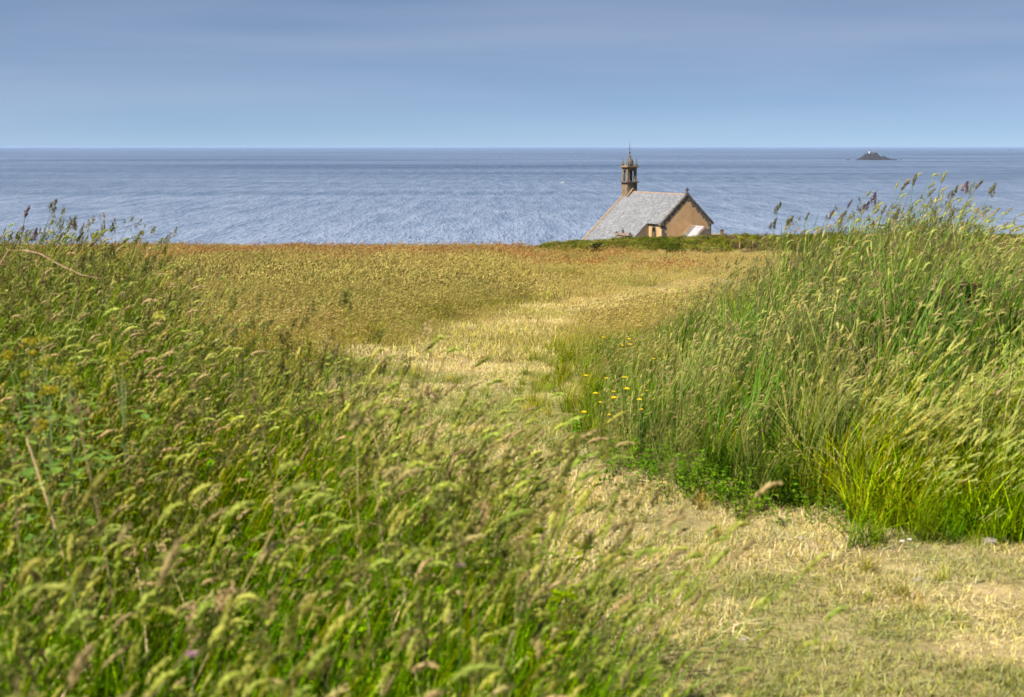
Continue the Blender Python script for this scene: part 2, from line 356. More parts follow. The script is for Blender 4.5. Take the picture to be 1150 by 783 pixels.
# ------------------------------------------------------------------ plant tuft builder
class TB:
    def __init__(s): s.v = []; s.c = []; s.f = []; s.m = []
    def ribbon(s, pts, widths, side, mi, r, h, t0=0, t1=1):
        b = len(s.v); n = len(pts)
        for i, p in enumerate(pts):
            t = t0 + (t1-t0)*i/(n-1); w = widths[i]
            s.v.append((p[0]-side[0]*w, p[1]-side[1]*w, p[2]-side[2]*w)); s.v.append((p[0]+side[0]*w, p[1]+side[1]*w, p[2]+side[2]*w))
            s.c += [(t, r, h, 1)]*2
        for i in range(n-1):
            s.f.append((b+2*i, b+2*i+1, b+2*i+3, b+2*i+2)); s.m.append(mi)
    def blade(s, x, y, az, ln, lean, curl, w, mi, n=5, wind=.0, z0=0, tipw=.08):
        # lean: start angle from vertical, curl: added bend
        p = [x, y, z0]; pts = [tuple(p)]; a = lean
        for i in range(n):
            q = ln/n; a2 = a + curl*(i+1)/n
            p = [p[0]+math.cos(az)*math.sin(a2)*q + wind*q*((i+1)/n)**1.3, p[1]+math.sin(az)*math.sin(a2)*q, p[2]+math.cos(a2)*q]; pts.append(tuple(p))
        ws = [w*(1-(i/n)**2.2)*(.75+.5*min(1, i/n*3)) + w*tipw*(i == n) for i in range(n+1)]
        tw = az + PI/2 + random.uniform(-.5, .5)
        s.ribbon(pts, ws, (math.cos(tw), math.sin(tw), 0), mi, random.random(), random.random())
        return pts
    def stem(s, x, y, az, ln, lean, curl, w, mi, n=6, wind=.0):
        p = [x, y, 0]; pts = [tuple(p)]
        for i in range(n):
            q = ln/n; a2 = lean + curl*((i+1)/n)**2
            p = [p[0]+math.cos(az)*math.sin(a2)*q + wind*q*((i+1)/n)**2, p[1]+math.sin(az)*math.sin(a2)*q, p[2]+math.cos(a2)*q]; pts.append(tuple(p))
        r, h = random.random(), random.random()
        s.ribbon(pts, [w]*(n+1), (1, 0, 0), mi, r, h); s.ribbon(pts, [w]*(n+1), (0, 1, 0), mi, r, h)
        return pts
    def spikelet(s, c, d, ln, w, mi, r, h):
        d = Vector(d).normalized(); a = d.orthogonal().normalized(); a.rotate(Matrix.Rotation(random.random()*PI, 3, d)); c = Vector(c)
        b = len(s.v)
        for q in (c, c+d*ln*.45+a*w, c+d*ln, c+d*ln*.45-a*w): s.v.append(tuple(q))
        rr = min(1, max(0, r+random.uniform(-.25, .25)))
        s.c += [(.5, rr, h, 1)]*4; s.f.append((b, b+1, b+2, b+3)); s.m.append(mi)
    def head(s, p0, d, ln, rad, n, mi, sp=.010, spw=.0022, droop=.5, out_=.9):
        # fuzzy spindle of spikelets along a drooping axis
        d = Vector(d).normalized(); p = Vector(p0); st = ln/10; r, h = random.random(), random.random(); axis = [p.copy()]; ds = [d.copy()]
        for i in range(10):
            d = (d + Vector((.10*droop, 0, -.14*droop))).normalized(); p = p + d*st; axis.append(p.copy()); ds.append(d.copy())
        if n >= 40:
            b = len(s.v); ns = 6; n = int(n*.45)
            for i in range(11):
                dd = ds[i]; a = dd.orthogonal().normalized(); c2 = dd.cross(a); pr = (math.sin(PI*(i/10*.93+.04))**.55)*rad*.82
                for k in range(ns):
                    q = axis[i]+(a*math.cos(2*PI*k/ns)+c2*math.sin(2*PI*k/ns))*pr*U(.72,1.2); s.v.append(tuple(q)); s.c.append((i/10, min(1, max(0, r+U(-.3,.3))), h, 1))
            for i in range(10):
                for k in range(ns): s.f.append((b+i*ns+k, b+i*ns+(k+1) % ns, b+(i+1)*ns+(k+1) % ns, b+(i+1)*ns+k)); s.m.append(mi)
        for k in range(n):
            t = random.random(); i = min(9, int(t*10)); q = axis[i].lerp(axis[i+1], t*10-i); dd = ds[i]
            pr = math.sin(PI*min(1, t*.92+.08))**.7 * rad
            o = Vector((random.gauss(0,1), random.gauss(0,1), random.gauss(0,1))); o -= dd*o.dot(dd); o.normalize()
            s.spikelet(q+o*pr*random.uniform(.3,.85), dd+o*out_*random.uniform(.2,.7), sp*random.uniform(.7,1.3), spw, mi, r, h)
    def panicle(s, pts, ln, n, mi, clusters=6, rad=.013, sp=.008):
        # cocksfoot: dense one-sided lumps on short branches
        p = Vector(pts[-1]); d = (Vector(pts[-1])-Vector(pts[-2])).normalized(); r, h = random.random(), random.random()
        for c in range(clusters):
            t = c/clusters; q = p + d*ln*t; sz = (1-t*.55)
            a = random.uniform(0, 2*PI); o = Vector((math.cos(a), math.sin(a), .8)).normalized(); br = (.028*(1-t)**1.2 if c < clusters-2 else .002)
            q2 = q + o*br
            if br > .004: s.ribbon([tuple(q), tuple(q2)], [.0007]*2, (0, 0, 1), 0, r, h)
            for k in range(int(n/clusters)):
                e = Vector((random.gauss(0,.5), random.gauss(0,.5), random.gauss(0,.9)))*rad*sz*.7
                s.spikelet(q2+e+d*random.uniform(0, .02), d+Vector((random.gauss(0,.4), random.gauss(0,.4), .2)), sp*random.uniform(.8,1.3), .0024, mi, r, h)
    def leaf(s, c, d, ln, w, mi, up=(0,0,1)):
        d = Vector(d).normalized(); a = d.cross(Vector(up)); a = a.normalized() if a.length > .01 else Vector((1,0,0)); c = Vector(c); nrm = a.cross(d)
        b = len(s.v); r, h = random.random(), random.random()
        for q in (c, c+d*ln*.3+a*w, c+d*ln*.7+a*w*.8-nrm*w*.2, c+d*ln-nrm*w*.5, c+d*ln*.7-a*w*.8-nrm*w*.2, c+d*ln*.3-a*w): s.v.append(tuple(q))
        s.c += [(.5, r, h, 1)]*6; s.f += [(b, b+1, b+2, b+3), (b, b+3, b+4, b+5)]; s.m += [mi]*2
    def mesh(s, name, mats):
        me = bpy.data.meshes.new(name); me.from_pydata(s.v, [], s.f)
        for m in mats: me.materials.append(m)
        me.polygons.foreach_set('material_index', s.m)
        a = me.attributes.new('v', 'FLOAT_COLOR', 'POINT'); a.data.foreach_set('color', np.array(s.c, dtype=np.float32).ravel())
        me.update(); return me

def variants(name, fn, n, mats):
    c = bpy.data.collections.new(name)      # never linked to the scene: only a source for the scattered grass
    for i in range(n):
        tb = TB(); fn(tb); o = bpy.data.objects.new(f'{name}_{i:02d}', tb.mesh(name, mats)); c.objects.link(o)
    return c
U = random.uniform
def disc(r):
    a = random.random()*2*PI; q = math.sqrt(random.random())*r; return q*math.cos(a), q*math.sin(a)
U = random.uniform
def t_blades(tb):               # lush leaf clump ~0.55 m
    for _ in range(70):
        x, y = disc(.13); tb.blade(x, y, U(0, 2*PI), U(.28,.62), U(.03,.3), U(.2,1.6), U(.0022,.0052), 0, 6, wind=.18)
def t_fog(tb):                  # soft headed grass ~0.85 m
    fq = random.choice((.6,.8,.97))
    for _ in range(12):
        fr_ = random.random() < fq; x, y = disc(.16); a = U(-1.3, 1.3); pts = tb.stem(x, y, a, U(.58,.95), U(0,.18), U(.05,.6), .0011, 1, 7, wind=U(.12,.42))
        d = Vector(pts[-1])-Vector(pts[-2]); tb.head(pts[-1], d, U(.04,.075), U(.0045,.0075), 110, 2 if fr_ else 3, sp=.009, droop=U(-.1,.9))
    for _ in range(34):
        x, y = disc(.14); tb.blade(x, y, U(0, 2*PI), U(.25,.55), U(.03,.35), U(.2,1.4), U(.0016,.003), 0, 5, wind=.2)
def t_cock(tb):                 # cocksfoot style with lumpy darker heads
    for _ in range(5):
        x, y = disc(.12); pts = tb.stem(x, y, U(-1,1), U(.7,1.0), U(0,.16), U(.1,.5), .0013, 1, 7, wind=.2)
        tb.panicle(pts, U(.06,.10), 90, 2, clusters=random.choice((4,5,6)))
    for _ in range(30):
        x, y = disc(.14); tb.blade(x, y, U(0, 2*PI), U(.3,.6), U(.03,.35), U(.2,1.4), U(.002,.004), 0, 5, wind=.2)
def t_barley(tb):
    for _ in range(16):
        x, y = disc(.14); pts = tb.stem(x, y, U(-.6,.6), U(.36,.55), U(.05,.25), U(.2,.7), .0011, 1, 6, wind=.35)
        p = Vector(pts[-1]); d = (p-Vector(pts[-2])).normalized(); r, h = random.random(), random.random()
        for k in range(26):
            t = k/26; q = p+d*t*.055; o = Vector((random.gauss(0,1),random.gauss(0,1),random.gauss(0,1))).normalized()
            tb.spikelet(q, d+o*.5, .014, .0022, 2, r, h)
            e = q+(d+o*.22+Vector((.1,0,-.02))).normalized()*U(.026,.045)
            tb.ribbon([tuple(q), tuple(e)], [.0009,.0004], (0,.5,.85), 2, r, h)
    for _ in range(40):
        x, y = disc(.14); tb.blade(x, y, U(0, 2*PI), U(.2,.45), U(.03,.35), U(.2,1.2), U(.0016,.003), 0, 5, wind=.25)
def t_field(tb):                # thin meadow patch 0.3 m tall, radius 0.35
    for _ in range(150):
        x, y = disc(.36); tb.blade(x, y, U(0, 2*PI), U(.10,.26), U(.03,.5), U(.1,1.2), U(.0018,.0032), 0, 3, wind=.2)
    for _ in range(36):
        x, y = disc(.36); pts = tb.stem(x, y, U(-1,1), U(.2,.38), U(0,.25), U(.1,.4), .0012, 1, 3, wind=.2)
        tb.head(pts[-1], Vector(pts[-1])-Vector(pts[-2]), U(.03,.06), .006, 14, 2, sp=.016, spw=.004, droop=.6)
def t_farfield(tb):             # coarse patch for the far field, radius 0.8
    for _ in range(150):
        x, y = disc(.8); tb.blade(x, y, U(0, 2*PI), U(.12,.30), U(.03,.5), U(.1,1.0), U(.004,.008), 0, 2, wind=.2)
    for _ in range(75):
        x, y = disc(.8); pts = tb.stem(x, y, U(-1,1), U(.2,.42), U(0,.3), U(.1,.4), .0022, 1, 2, wind=.15)
        tb.head(pts[-1], Vector(pts[-1])-Vector(pts[-2]), U(.05,.09), .010, 7, 2, sp=.04, spw=.009, droop=.3)
def t_short(tb):                # trodden cropped sward, radius 0.22
    for _ in range(420):
        x, y = disc(.24); tb.blade(x, y, U(0, 2*PI), U(.02,.07), U(.3,1.4), U(0,.6), U(.0009,.002), 0 if random.random() < .6 else 1, 2)
    for _ in range(60):         # cut lying stalks
        x, y = disc(.24); a = U(0, 2*PI); l = U(.03,.09); z = U(.004,.022)
        tb.ribbon([(x,y,z),(x+math.cos(a)*l, y+math.sin(a)*l, z+U(-.003,.012))], [.0012,.0009], (-math.sin(a), math.cos(a), .3), 1, random.random(), random.random())
def t_herb(tb):                 # low leafy plants
    for _ in range(9):
        x, y = disc(.14); az = U(0, 2*PI); pts = tb.stem(x, y, az, U(.10,.28), U(.0,.4), U(.1,.4), .0014, 1, 4, wind=.1)
        for k in range(26):
            i = random.randint(1, 4); p = pts[i]; a = U(0, 2*PI); tb.leaf(p, (math.cos(a), math.sin(a), U(-.1,.8)), U(.014,.032), U(.004,.009), 0)
def t_shrub(tb):                # bramble / gorse / fern mass, coarse leaves, radius 0.6 high 0.45
    for _ in range(520):
        a = U(0, 2*PI); e = math.asin(U(0,1)); rr_ = random.random()**.35; x = math.cos(a)*math.cos(e)*rr_*.6; y = math.sin(a)*math.cos(e)*rr_*.6; z = math.sin(e)*rr_*.5
        tb.leaf((x, y, z), (random.gauss(0,1), random.gauss(0,1), random.gauss(.4,1)), U(.05,.11), U(.018,.035), 0)
    for _ in range(26):
        x, y = disc(.5); tb.blade(x, y, U(0, 2*PI), U(.35,.65), U(.03,.3), U(.1,.6), .006, 0, 3)
        
V_BLADES = variants('leaf_clump', t_blades, 6, [M_BLADE, M_STEM])
def t_broad(tb):                # long broad upright leaves
    for _ in range(26):
        x, y = disc(.15); tb.blade(x, y, U(-1.6, 1.6), U(.55,1.05), U(.02,.25), U(.1,1.3), U(.0028,.0058), 0, 7, wind=.16)
V_BROAD = variants('broad_leaf_grass', t_broad, 6, [M_BLADE])
def t_dead(tb):                 # dead stems left from last year, some snapped
    for _ in range(5):
        x, y = disc(.14); az = U(0, 2*PI); pts = tb.stem(x, y, az, U(.45,1.0), U(0,.4), U(-.2,1.3), .0012, 0, 6, wind=U(0,.3))
        if random.random() < .6: tb.panicle(pts, U(.04,.09), 50, 1, clusters=random.choice((3,4,6)), rad=U(.006,.014), sp=.007)
        if random.random() < .4: tb.blade(pts[3][0], pts[3][1], U(0,2*PI), U(.1,.3), U(.6,1.6), U(0,1), .002, 0, 4, z0=pts[3][2])
V_DEAD = variants('dead_stems', t_dead, 6, [M_STRAW, M_FOGP])
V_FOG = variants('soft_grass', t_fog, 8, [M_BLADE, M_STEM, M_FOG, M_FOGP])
V_COCK = variants('lumpy_grass', t_cock, 5, [M_BLADE, M_STEM, M_DARKH])
V_BARLEY = variants('awned_grass', t_barley, 5, [M_BLADE, M_STEM, M_BARLEY])
V_FIELD = variants('meadow_patch', t_field, 6, [M_BLADE, M_STEM, M_GOLDH])
V_FAR = variants('far_meadow_patch', t_farfield, 6, [M_BLADE, M_STEM, M_GOLDH])
V_FARR = variants('rusty_meadow_patch', t_farfield, 4, [M_BLADE, M_STEM, M_RUST])
V_SHORT = variants('cropped_patch', t_short, 7, [M_BLADE, M_STRAW])
V_HERB = variants('herb_patch', t_herb, 6, [M_LEAF, M_STEM])
V_SHRUB = variants('shrub_patch', t_shrub, 6, [M_LEAF])

def scatter(name, coll, X, Y, scl, tint, label, cat='grass', dz=-.01, tilt=.12, yaw_any=False):
    n = len(X); Z = height(X, Y) + dz
    me = bpy.data.meshes.new(name); me.vertices.add(n)
    me.vertices.foreach_set('co', np.stack([X, Y, Z], 1).astype(np.float32).ravel())
    rot = np.stack([RNG.normal(0, tilt, n), RNG.normal(0, tilt, n), (RNG.uniform(0, 2*PI, n) if yaw_any else RNG.normal(0, .5, n))], 1)
    a = me.attributes.new('rot', 'FLOAT_VECTOR', 'POINT'); a.data.foreach_set('vector', rot.astype(np.float32).ravel())
    a = me.attributes.new('scl', 'FLOAT', 'POINT'); a.data.foreach_set('value', np.asarray(scl, np.float32))
    k = len(coll.objects)
    a = me.attributes.new('idx', 'INT', 'POINT'); a.data.foreach_set('value', RNG.integers(0, k, n).astype(np.int32))
    tt = np.ones((n, 4), np.float32); tt[:, :3] = np.clip(tint, 0, 1)
    a = me.attributes.new('tint', 'FLOAT_COLOR', 'POINT'); a.data.foreach_set('color', tt.ravel())
    o = bpy.data.objects.new(name, me); COL.objects.link(o)
    g = bpy.data.node_groups.new(name, 'GeometryNodeTree')
    g.interface.new_socket('Geometry', in_out='INPUT', socket_type='NodeSocketGeometry'); g.interface.new_socket('Geometry', in_out='OUTPUT', socket_type='NodeSocketGeometry')
    gi = g.nodes.new('NodeGroupInput'); go = g.nodes.new('NodeGroupOutput')
    ci = g.nodes.new('GeometryNodeCollectionInfo'); ci.inputs[0].default_value = coll; ci.inputs['Separate Children'].default_value = True; ci.inputs['Reset Children'].default_value = True
    ip = g.nodes.new('GeometryNodeInstanceOnPoints'); ip.inputs['Pick Instance'].default_value = True
    def na(nm_, ty):
        q = g.nodes.new('GeometryNodeInputNamedAttribute'); q.data_type = ty; q.inputs[0].default_value = nm_; return q.outputs[0]
    e2r = g.nodes.new('FunctionNodeEulerToRotation'); g.links.new(na('rot', 'FLOAT_VECTOR'), e2r.inputs[0])
    g.links.new(gi.outputs[0], ip.inputs['Points']); g.links.new(ci.outputs[0], ip.inputs['Instance']); g.links.new(na('idx', 'INT'), ip.inputs['Instance Index'])
    g.links.new(e2r.outputs[0], ip.inputs['Rotation']); g.links.new(na('scl', 'FLOAT'), ip.inputs['Scale'])
    g.links.new(ip.outputs[0], go.inputs[0])
    md = o.modifiers.new('scatter', 'NODES'); md.node_group = g
    return tag(o, label, cat, kind='stuff')
def pts_in(x0, x1, y0, y1, dens, keep, margin=1.15):
    n = int((x1-x0)*(y1-y0)*dens); X = RNG.uniform(x0, x1, n); Y = RNG.uniform(y0, y1, n)
    k = (np.abs(X) < Y*.33*margin + 1.2) & (RNG.random(n) < keep(X, Y)); return X[k], Y[k]
def mixc3(a, b, t): t = np.asarray(t)[:, None]; return np.asarray(a)*(1-t)+np.asarray(b)*t
def jit(c, s=.15): n = len(c); return c*(1+RNG.normal(0, s, (n, 1)))*(1+RNG.normal(0, s*.3, (n, 3)))

def desat(c, k): g = (c*np.array((.3,.6,.1))).sum(1)[:, None]; return c*(1-k)+g*k
# --- tall grass on the left
LUSH = (.10,.19,.010); OLIVE = (.215,.24,.022); BLUEG = (.10,.17,.07); YELG = (.26,.29,.05); STR = (.42,.34,.15)
def tl(X, Y, m=1): return tall_left(X, Y)
X, Y = pts_in(-5.5, .9, 1.5, 14, 48, lambda x, y: np.clip(tall_left(x, y)*1.6, 0, 1)*(.78+.22*sm(.75, .2, left_edge(y)-x)))
f = fbm(X*.9, Y*.9); tcol = jit(mixc3(LUSH, OLIVE, sm(.35,.65,f)), .16); g_ = (.65*sm(4.5, 6.5, Y))[:, None]; tcol = tcol*(1-g_)+np.array((.13,.21,.06))*g_
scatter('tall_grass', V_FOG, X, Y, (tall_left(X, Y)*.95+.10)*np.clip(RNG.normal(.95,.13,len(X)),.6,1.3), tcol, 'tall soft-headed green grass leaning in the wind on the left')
X, Y = pts_in(-5.5, .9, 1.5, 14, 34, lambda x, y: np.clip(tall_left(x, y)*1.5, 0, 1))
tcol = jit(mixc3((.055,.145,.005), (.19,.28,.010), RNG.random(len(X))**1.5), .2); g_ = (.6*sm(4.5, 6.5, Y))[:, None]; tcol = tcol*(1-g_)+np.array((.08,.15,.02))*g_
scatter('leafy_grass', V_BLADES, X, Y, (tall_left(X, Y)*1.0+.15)*RNG.uniform(.7,1.1,len(X)), tcol, 'lush green grass blades under the seed heads on the left')
X, Y = pts_in(-5.5, .9, 1.5, 14, 15, lambda x, y: (tall_left(x, y) > .3)*np.clip(.6+(-x)*.3, 0, 1))
scatter('cocksfoot_grass', V_COCK, X, Y, (tall_left(X, Y)*.95+.15)*RNG.uniform(.8,1.1,len(X)), jit(mixc3(LUSH, OLIVE, RNG.random(len(X))), .15), 'taller grass with dark lumpy seed heads on the left')
X, Y = pts_in(-5.5, .9, 1.9, 13, 6, lambda x, y: (tall_left(x, y) > .25)*1.0)
scatter('dead_stems', V_DEAD, X, Y, (tall_left(X, Y)+.1)*RNG.uniform(.7,1.25,len(X)), jit(mixc3((.34,.25,.12), (.52,.42,.22), RNG.random(len(X))), .2), 'dry tan stems of last year tangled in the left-hand grass', yaw_any=True)
X, Y = pts_in(.2, 7.5, 6.5, 16, 9, lambda x, y: (tall_right(x, y) > .2)*1.0)
scatter('dead_stems', V_DEAD, X, Y, (tall_right(X, Y)+.1)*RNG.uniform(.7,1.2,len(X)), jit(mixc3((.34,.25,.12), (.52,.42,.22), RNG.random(len(X))), .2), 'dry tan stems of last year tangled in the right-hand bank', yaw_any=True)
# --- tall grass on the right
X, Y = pts_in(-.1, 7.5, 6.2, 18, 27, lambda x, y: np.clip(tall_right(x, y)*2.6, 0, 1))
f = fbm(X*.8+4, Y*.8); tcol = jit(mixc3((.17,.23,.08), (.29,.31,.12), sm(.35,.65,f)), .16); tcol = mixc3(tcol, (0,0,0), 0*X) + 0; g_ = (.6*sm(.75, .25, X*11/Y))[:, None]; tcol = tcol*(1-g_)+np.array((.34,.31,.04))*g_
scatter('tall_grass', V_FOG, X, Y, (tall_right(X, Y)*.95+.10)*np.clip(RNG.normal(.95,.17,len(X)),.55,1.4), tcol, 'tall soft-headed grass covering the bank on the right')
X, Y = pts_in(-.1, 7.5, 6.2, 18, 40, lambda x, y: np.clip(tall_right(x, y)*2.2, 0, 1))
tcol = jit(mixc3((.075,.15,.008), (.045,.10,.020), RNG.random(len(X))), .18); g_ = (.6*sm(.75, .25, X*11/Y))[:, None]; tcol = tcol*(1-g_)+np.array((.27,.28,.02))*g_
fr = (1-sm(.6, 2.0, Y-6.7))*sm(1.7, 1.2, X); tcol = mixc3(tcol, (0,0,0), 0*X)*(1-.45*fr[:, None]); k = RNG.random(len(X)) < .12; tcol[k] = jit(np.tile((.24,.28,.03), (k.sum(), 1)), .15)  # tufts at the bank foot darkened: shade painted into their tint
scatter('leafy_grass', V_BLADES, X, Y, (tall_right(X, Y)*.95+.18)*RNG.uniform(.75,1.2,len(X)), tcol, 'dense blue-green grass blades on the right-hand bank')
X, Y = pts_in(1.0, 7.5, 6.8, 16, 20, lambda x, y: (tall_right(x, y) > .5)*1.0)
scatter('cocksfoot_grass', V_COCK, X, Y, (tall_right(X, Y)*.95+.08)*RNG.uniform(.85,1.15,len(X)), jit(mixc3(BLUEG, OLIVE, RNG.random(len(X))), .15), 'grass with lumpy seed heads on the right-hand bank')
X, Y = pts_in(.6, 7.5, 6.6, 16, 42, lambda x, y: np.clip((tall_right(x, y)-.3)*2, 0, 1)*sm(.42,.56,fbm(x*1.4+60, y*1.1)))
scatter('broad_leaf_grass', V_BROAD, X, Y, (tall_right(X, Y)*1.0+.12)*RNG.uniform(.8,1.15,len(X)), jit(mixc3((.06,.125,.02), (.14,.22,.08), RNG.random(len(X))), .2), 'long broad blue-green leaves standing out of the right-hand bank')
X, Y = pts_in(-5.5, .5, 1.5, 12, 17, lambda x, y: np.clip((tall_left(x, y)-.4)*3, 0, 1))
scatter('broad_leaf_grass', V_BROAD, X, Y, (tall_left(X, Y)*.9)*RNG.uniform(.7,1.1,len(X)), jit(mixc3((.08,.19,.015), (.17,.28,.03), RNG.random(len(X))), .2), 'long broad green leaves between the seed heads on the left')
X, Y = pts_in(1.2, 3.6, 6.6, 8.0, 64, lambda x, y: sm(1.40, 1.65, x)*(1-sm(7.3, 7.8, y)))
scatter('wild_barley', V_BARLEY, X, Y, RNG.uniform(.8,1.2,len(X))*np.clip(.55+(Y-6.4)*.5, .5, 1.1), jit(mixc3((.26,.32,.03), (.42,.40,.08), RNG.random(len(X))), .14), 'yellow-green wild barley with silky awns at the foot of the right-hand bank')
X, Y = pts_in(.2, 4, 6.2, 9, 55, lambda x, y: (.25+.75*sm(.5,.8,x)*(1-sm(1.3,1.7,x)))*sm(-.35, 0, y-np.interp(x, [.25,.5,1.07,2,4],[9.4,7.5,6.8,6.45,6.3]))*(1-sm(.5,1.2,y-np.interp(x, [.25,.5,1.07,2,4],[9.4,7.5,6.8,6.45,6.3]))))
scatter('low_herbs', V_HERB, X, Y, RNG.uniform(.35,.8,len(X)), jit(np.tile((.15,.25,.035), (len(X), 1)), .2), 'low leafy green herbs along the foot of the right-hand bank', 'herbs', yaw_any=True)
X, Y = pts_in(-5, 0, 2, 9, 14, lambda x, y: (tall_left(x, y) > .4)*1.0)
scatter('leafy_herbs', V_HERB, X, Y, RNG.uniform(1.0,2.2,len(X)), jit(mixc3((.13,.26,.02), (.24,.33,.03), RNG.random(len(X))), .2), 'bright green leafy herbs growing through the grass on the left', 'herbs', yaw_any=True)
X, Y = pts_in(1.25, 3.4, 6.0, 7.4, 90, lambda x, y: sm(1.3, 1.7, x)*sm(6.15,6.5,y))
scatter('leafy_grass', V_BLADES, X, Y, RNG.uniform(.4,1.0,len(X))*np.clip(.45+(Y-6.2)*.7, .4, 1), jit(mixc3((.10,.21,.012), (.27,.33,.02), RNG.random(len(X))), .2), 'bright yellow-green leaf blades edging the path below the barley')
X, Y = pts_in(1.25, 3.4, 6.0, 7.2, 22, lambda x, y: sm(1.3, 1.7, x)*sm(6.15,6.5,y))
scatter('wild_barley', V_BARLEY, X, Y, RNG.uniform(.45,.9,len(X))*np.clip(.45+(Y-6.2)*.7, .4, 1), jit(mixc3((.20,.29,.04), (.34,.36,.06), RNG.random(len(X))), .16), 'scattered shorter yellow-green barley heads edging the path on the right')
# --- cropped sward of the path and around
def near_short(x, y): return np.clip(1-(tall_left(x, y)+tall_right(x, y))*2.2, 0, 1)
X, Y = pts_in(-3, 4.2, 3.8, 15, 66, lambda x, y: near_short(x, y)*(.85-.75*sm(.64,.72,fbm(x*1.1+5, y*.9+2))))
f = .6*fbm(X*1.5+8, Y*.9+1)+.4*fbm(X*5, Y*4); pth = path(X, Y)
tcol = mixc3((.17,.22,.02), (.54,.44,.19), np.clip((pth*1.15+.05)+(sm(.37,.58,f)-.64)*1.4, 0, 1)*1.0); tcol = desat(jit(tcol, .12), .18)
scatter('cropped_grass', V_SHORT, X, Y, RNG.uniform(.62,1.0,len(X)), tcol, 'short dry trodden grass and straw on the near path', yaw_any=True, tilt=.05)
X, Y = pts_in(-2, 4.2, 3.8, 13, 16, lambda x, y: near_short(x, y)*sm(.50,.60,fbm(x*1.3+50, y*1.6+12)))
scatter('green_sward', V_HERB, X, Y, RNG.uniform(.12,.28,len(X)), jit(mixc3((.09,.16,.015), (.20,.24,.03), RNG.random(len(X))), .2), 'small flat green plants growing through the worn path', 'herbs', yaw_any=True)
X, Y = pts_in(-2, 4.2, 3.8, 13, 14, lambda x, y: near_short(x, y)*.25)
scatter('green_sward', V_BLADES, X, Y, RNG.uniform(.10,.24,len(X)), jit(mixc3((.16,.20,.02), (.46,.39,.14), RNG.random(len(X))**.5), .2), 'scattered little tufts of longer grass in the worn path', yaw_any=True)
X, Y = pts_in(-3.5, 5, 14, 32, 22, lambda x, y: near_short(x, y)*sm(.2,.6,path(x, y)))
tcol = desat(jit(mixc3((.38,.325,.11), (.56,.445,.22), sm(.4,.6,fbm(X+8, Y*.6+1))), .08), .12)
scatter('cropped_grass', V_SHORT, X, Y, RNG.uniform(1.2,2.0,len(X)), tcol, 'pale straw-coloured trodden grass further along the path', yaw_any=True, tilt=.05)
# --- meadow
def field_col(X, Y):
    f = fbm(X*.12+3, Y*.05+1); g = fbm(X*.5, Y*.2+9)
    c = mixc3((.20,.215,.03), (.43,.35,.10), sm(.40,.60,f*.65+g*.35))
    px = 575 + X/Y*1800
    green = sm(620, 480, px)*sm(13, 17, Y)*(1-sm(30, 42, Y))*.75
    c = c*(1-green[:, None]) + np.array((.21,.22,.035))*green[:, None]
    gold = np.exp(-((px-585)/45)**2)*sm(28,34,Y)*(1-sm(48,60,Y))*.8
    c = c*(1-gold[:, None]) + np.array((.42,.35,.05))*gold[:, None]
    p = path(X, Y)[:, None]*.75; c = c*(1-p) + np.array((.52,.43,.18))*p
    pale = (sm(640, 760, px)*sm(24,30,Y)*.6)[:, None]; c = c*(1-pale)+np.array((.56,.45,.19))*pale
    wd_ = (.55*sm(.52,.66,fbm(X*.22+40, Y*.07+13)*.6+fbm(X*1.1, Y*.4+5)*.4))[:, None]; c = c*(1-wd_)+np.array((.17,.21,.03))*wd_
    red = (sm(50, 72, Y)*sm(620, 520, px)*(.35+.4*sm(250,420,px)))[:, None]; c = c*(1-red)+np.array((.31,.22,.07))*red; gr = (sm(80,90,Y)*.6)[:, None]; c = c*(1-gr)+np.array((.20,.20,.05))*gr
    return desat(c, .15)*.96
X, Y = pts_in(-9, 9, 9, 27, 16, lambda x, y: near_short(x, y)*(1-.93*sm(.3,.7,path(x, y)))*sm(11,15,y+.8*np.abs(x+.2)))
scatter('meadow_grass', V_FIELD, X, Y, RNG.uniform(.6,1.15,len(X))*(.55+.45*sm(9,17,Y))*(1-.5*sm(0,.5,path(X,Y))), jit(field_col(X, Y), .13), 'knee-high yellow-green meadow grass in the near field')
X, Y = pts_in(-40, 40, 24, 93, 3.9, lambda x, y: (1-.5*sm(.35,.75,path(x, y)))*(1-sm(80.5,82.5,y)*sm(-.5,1.2,x)), margin=1.25)
sc_ = RNG.uniform(.55,1.1,len(X))*(1-.45*sm(585, 640, 575+X/Y*1800))*(1-.35*path(X,Y))*(.55+.9*fbm(X*.5+7, Y*.18))
scatter('meadow_grass', V_FAR, X, Y, sc_, jit(field_col(X, Y), .12), 'straw-coloured meadow grass of the far field')
X, Y = pts_in(-40, 8, 40, 94, 2.4, lambda x, y: (sm(42, 70, y)*sm(.40,.62,fbm(x*.22, y*.1+2)+.12*sm(-14,-2,x))*sm(620, 540, 575+x/y*1800)*.9+.03)*(1-sm(80,82,y)*sm(-.5,1,x)), margin=1.25)
scatter('sorrel_grass', V_FARR, X, Y, RNG.uniform(.8,1.3,len(X)), jit(mixc3((.34,.28,.10),(.40,.24,.11), RNG.random(len(X))), .14), 'rusty red flowering grass and sorrel towards the far edge of the field')
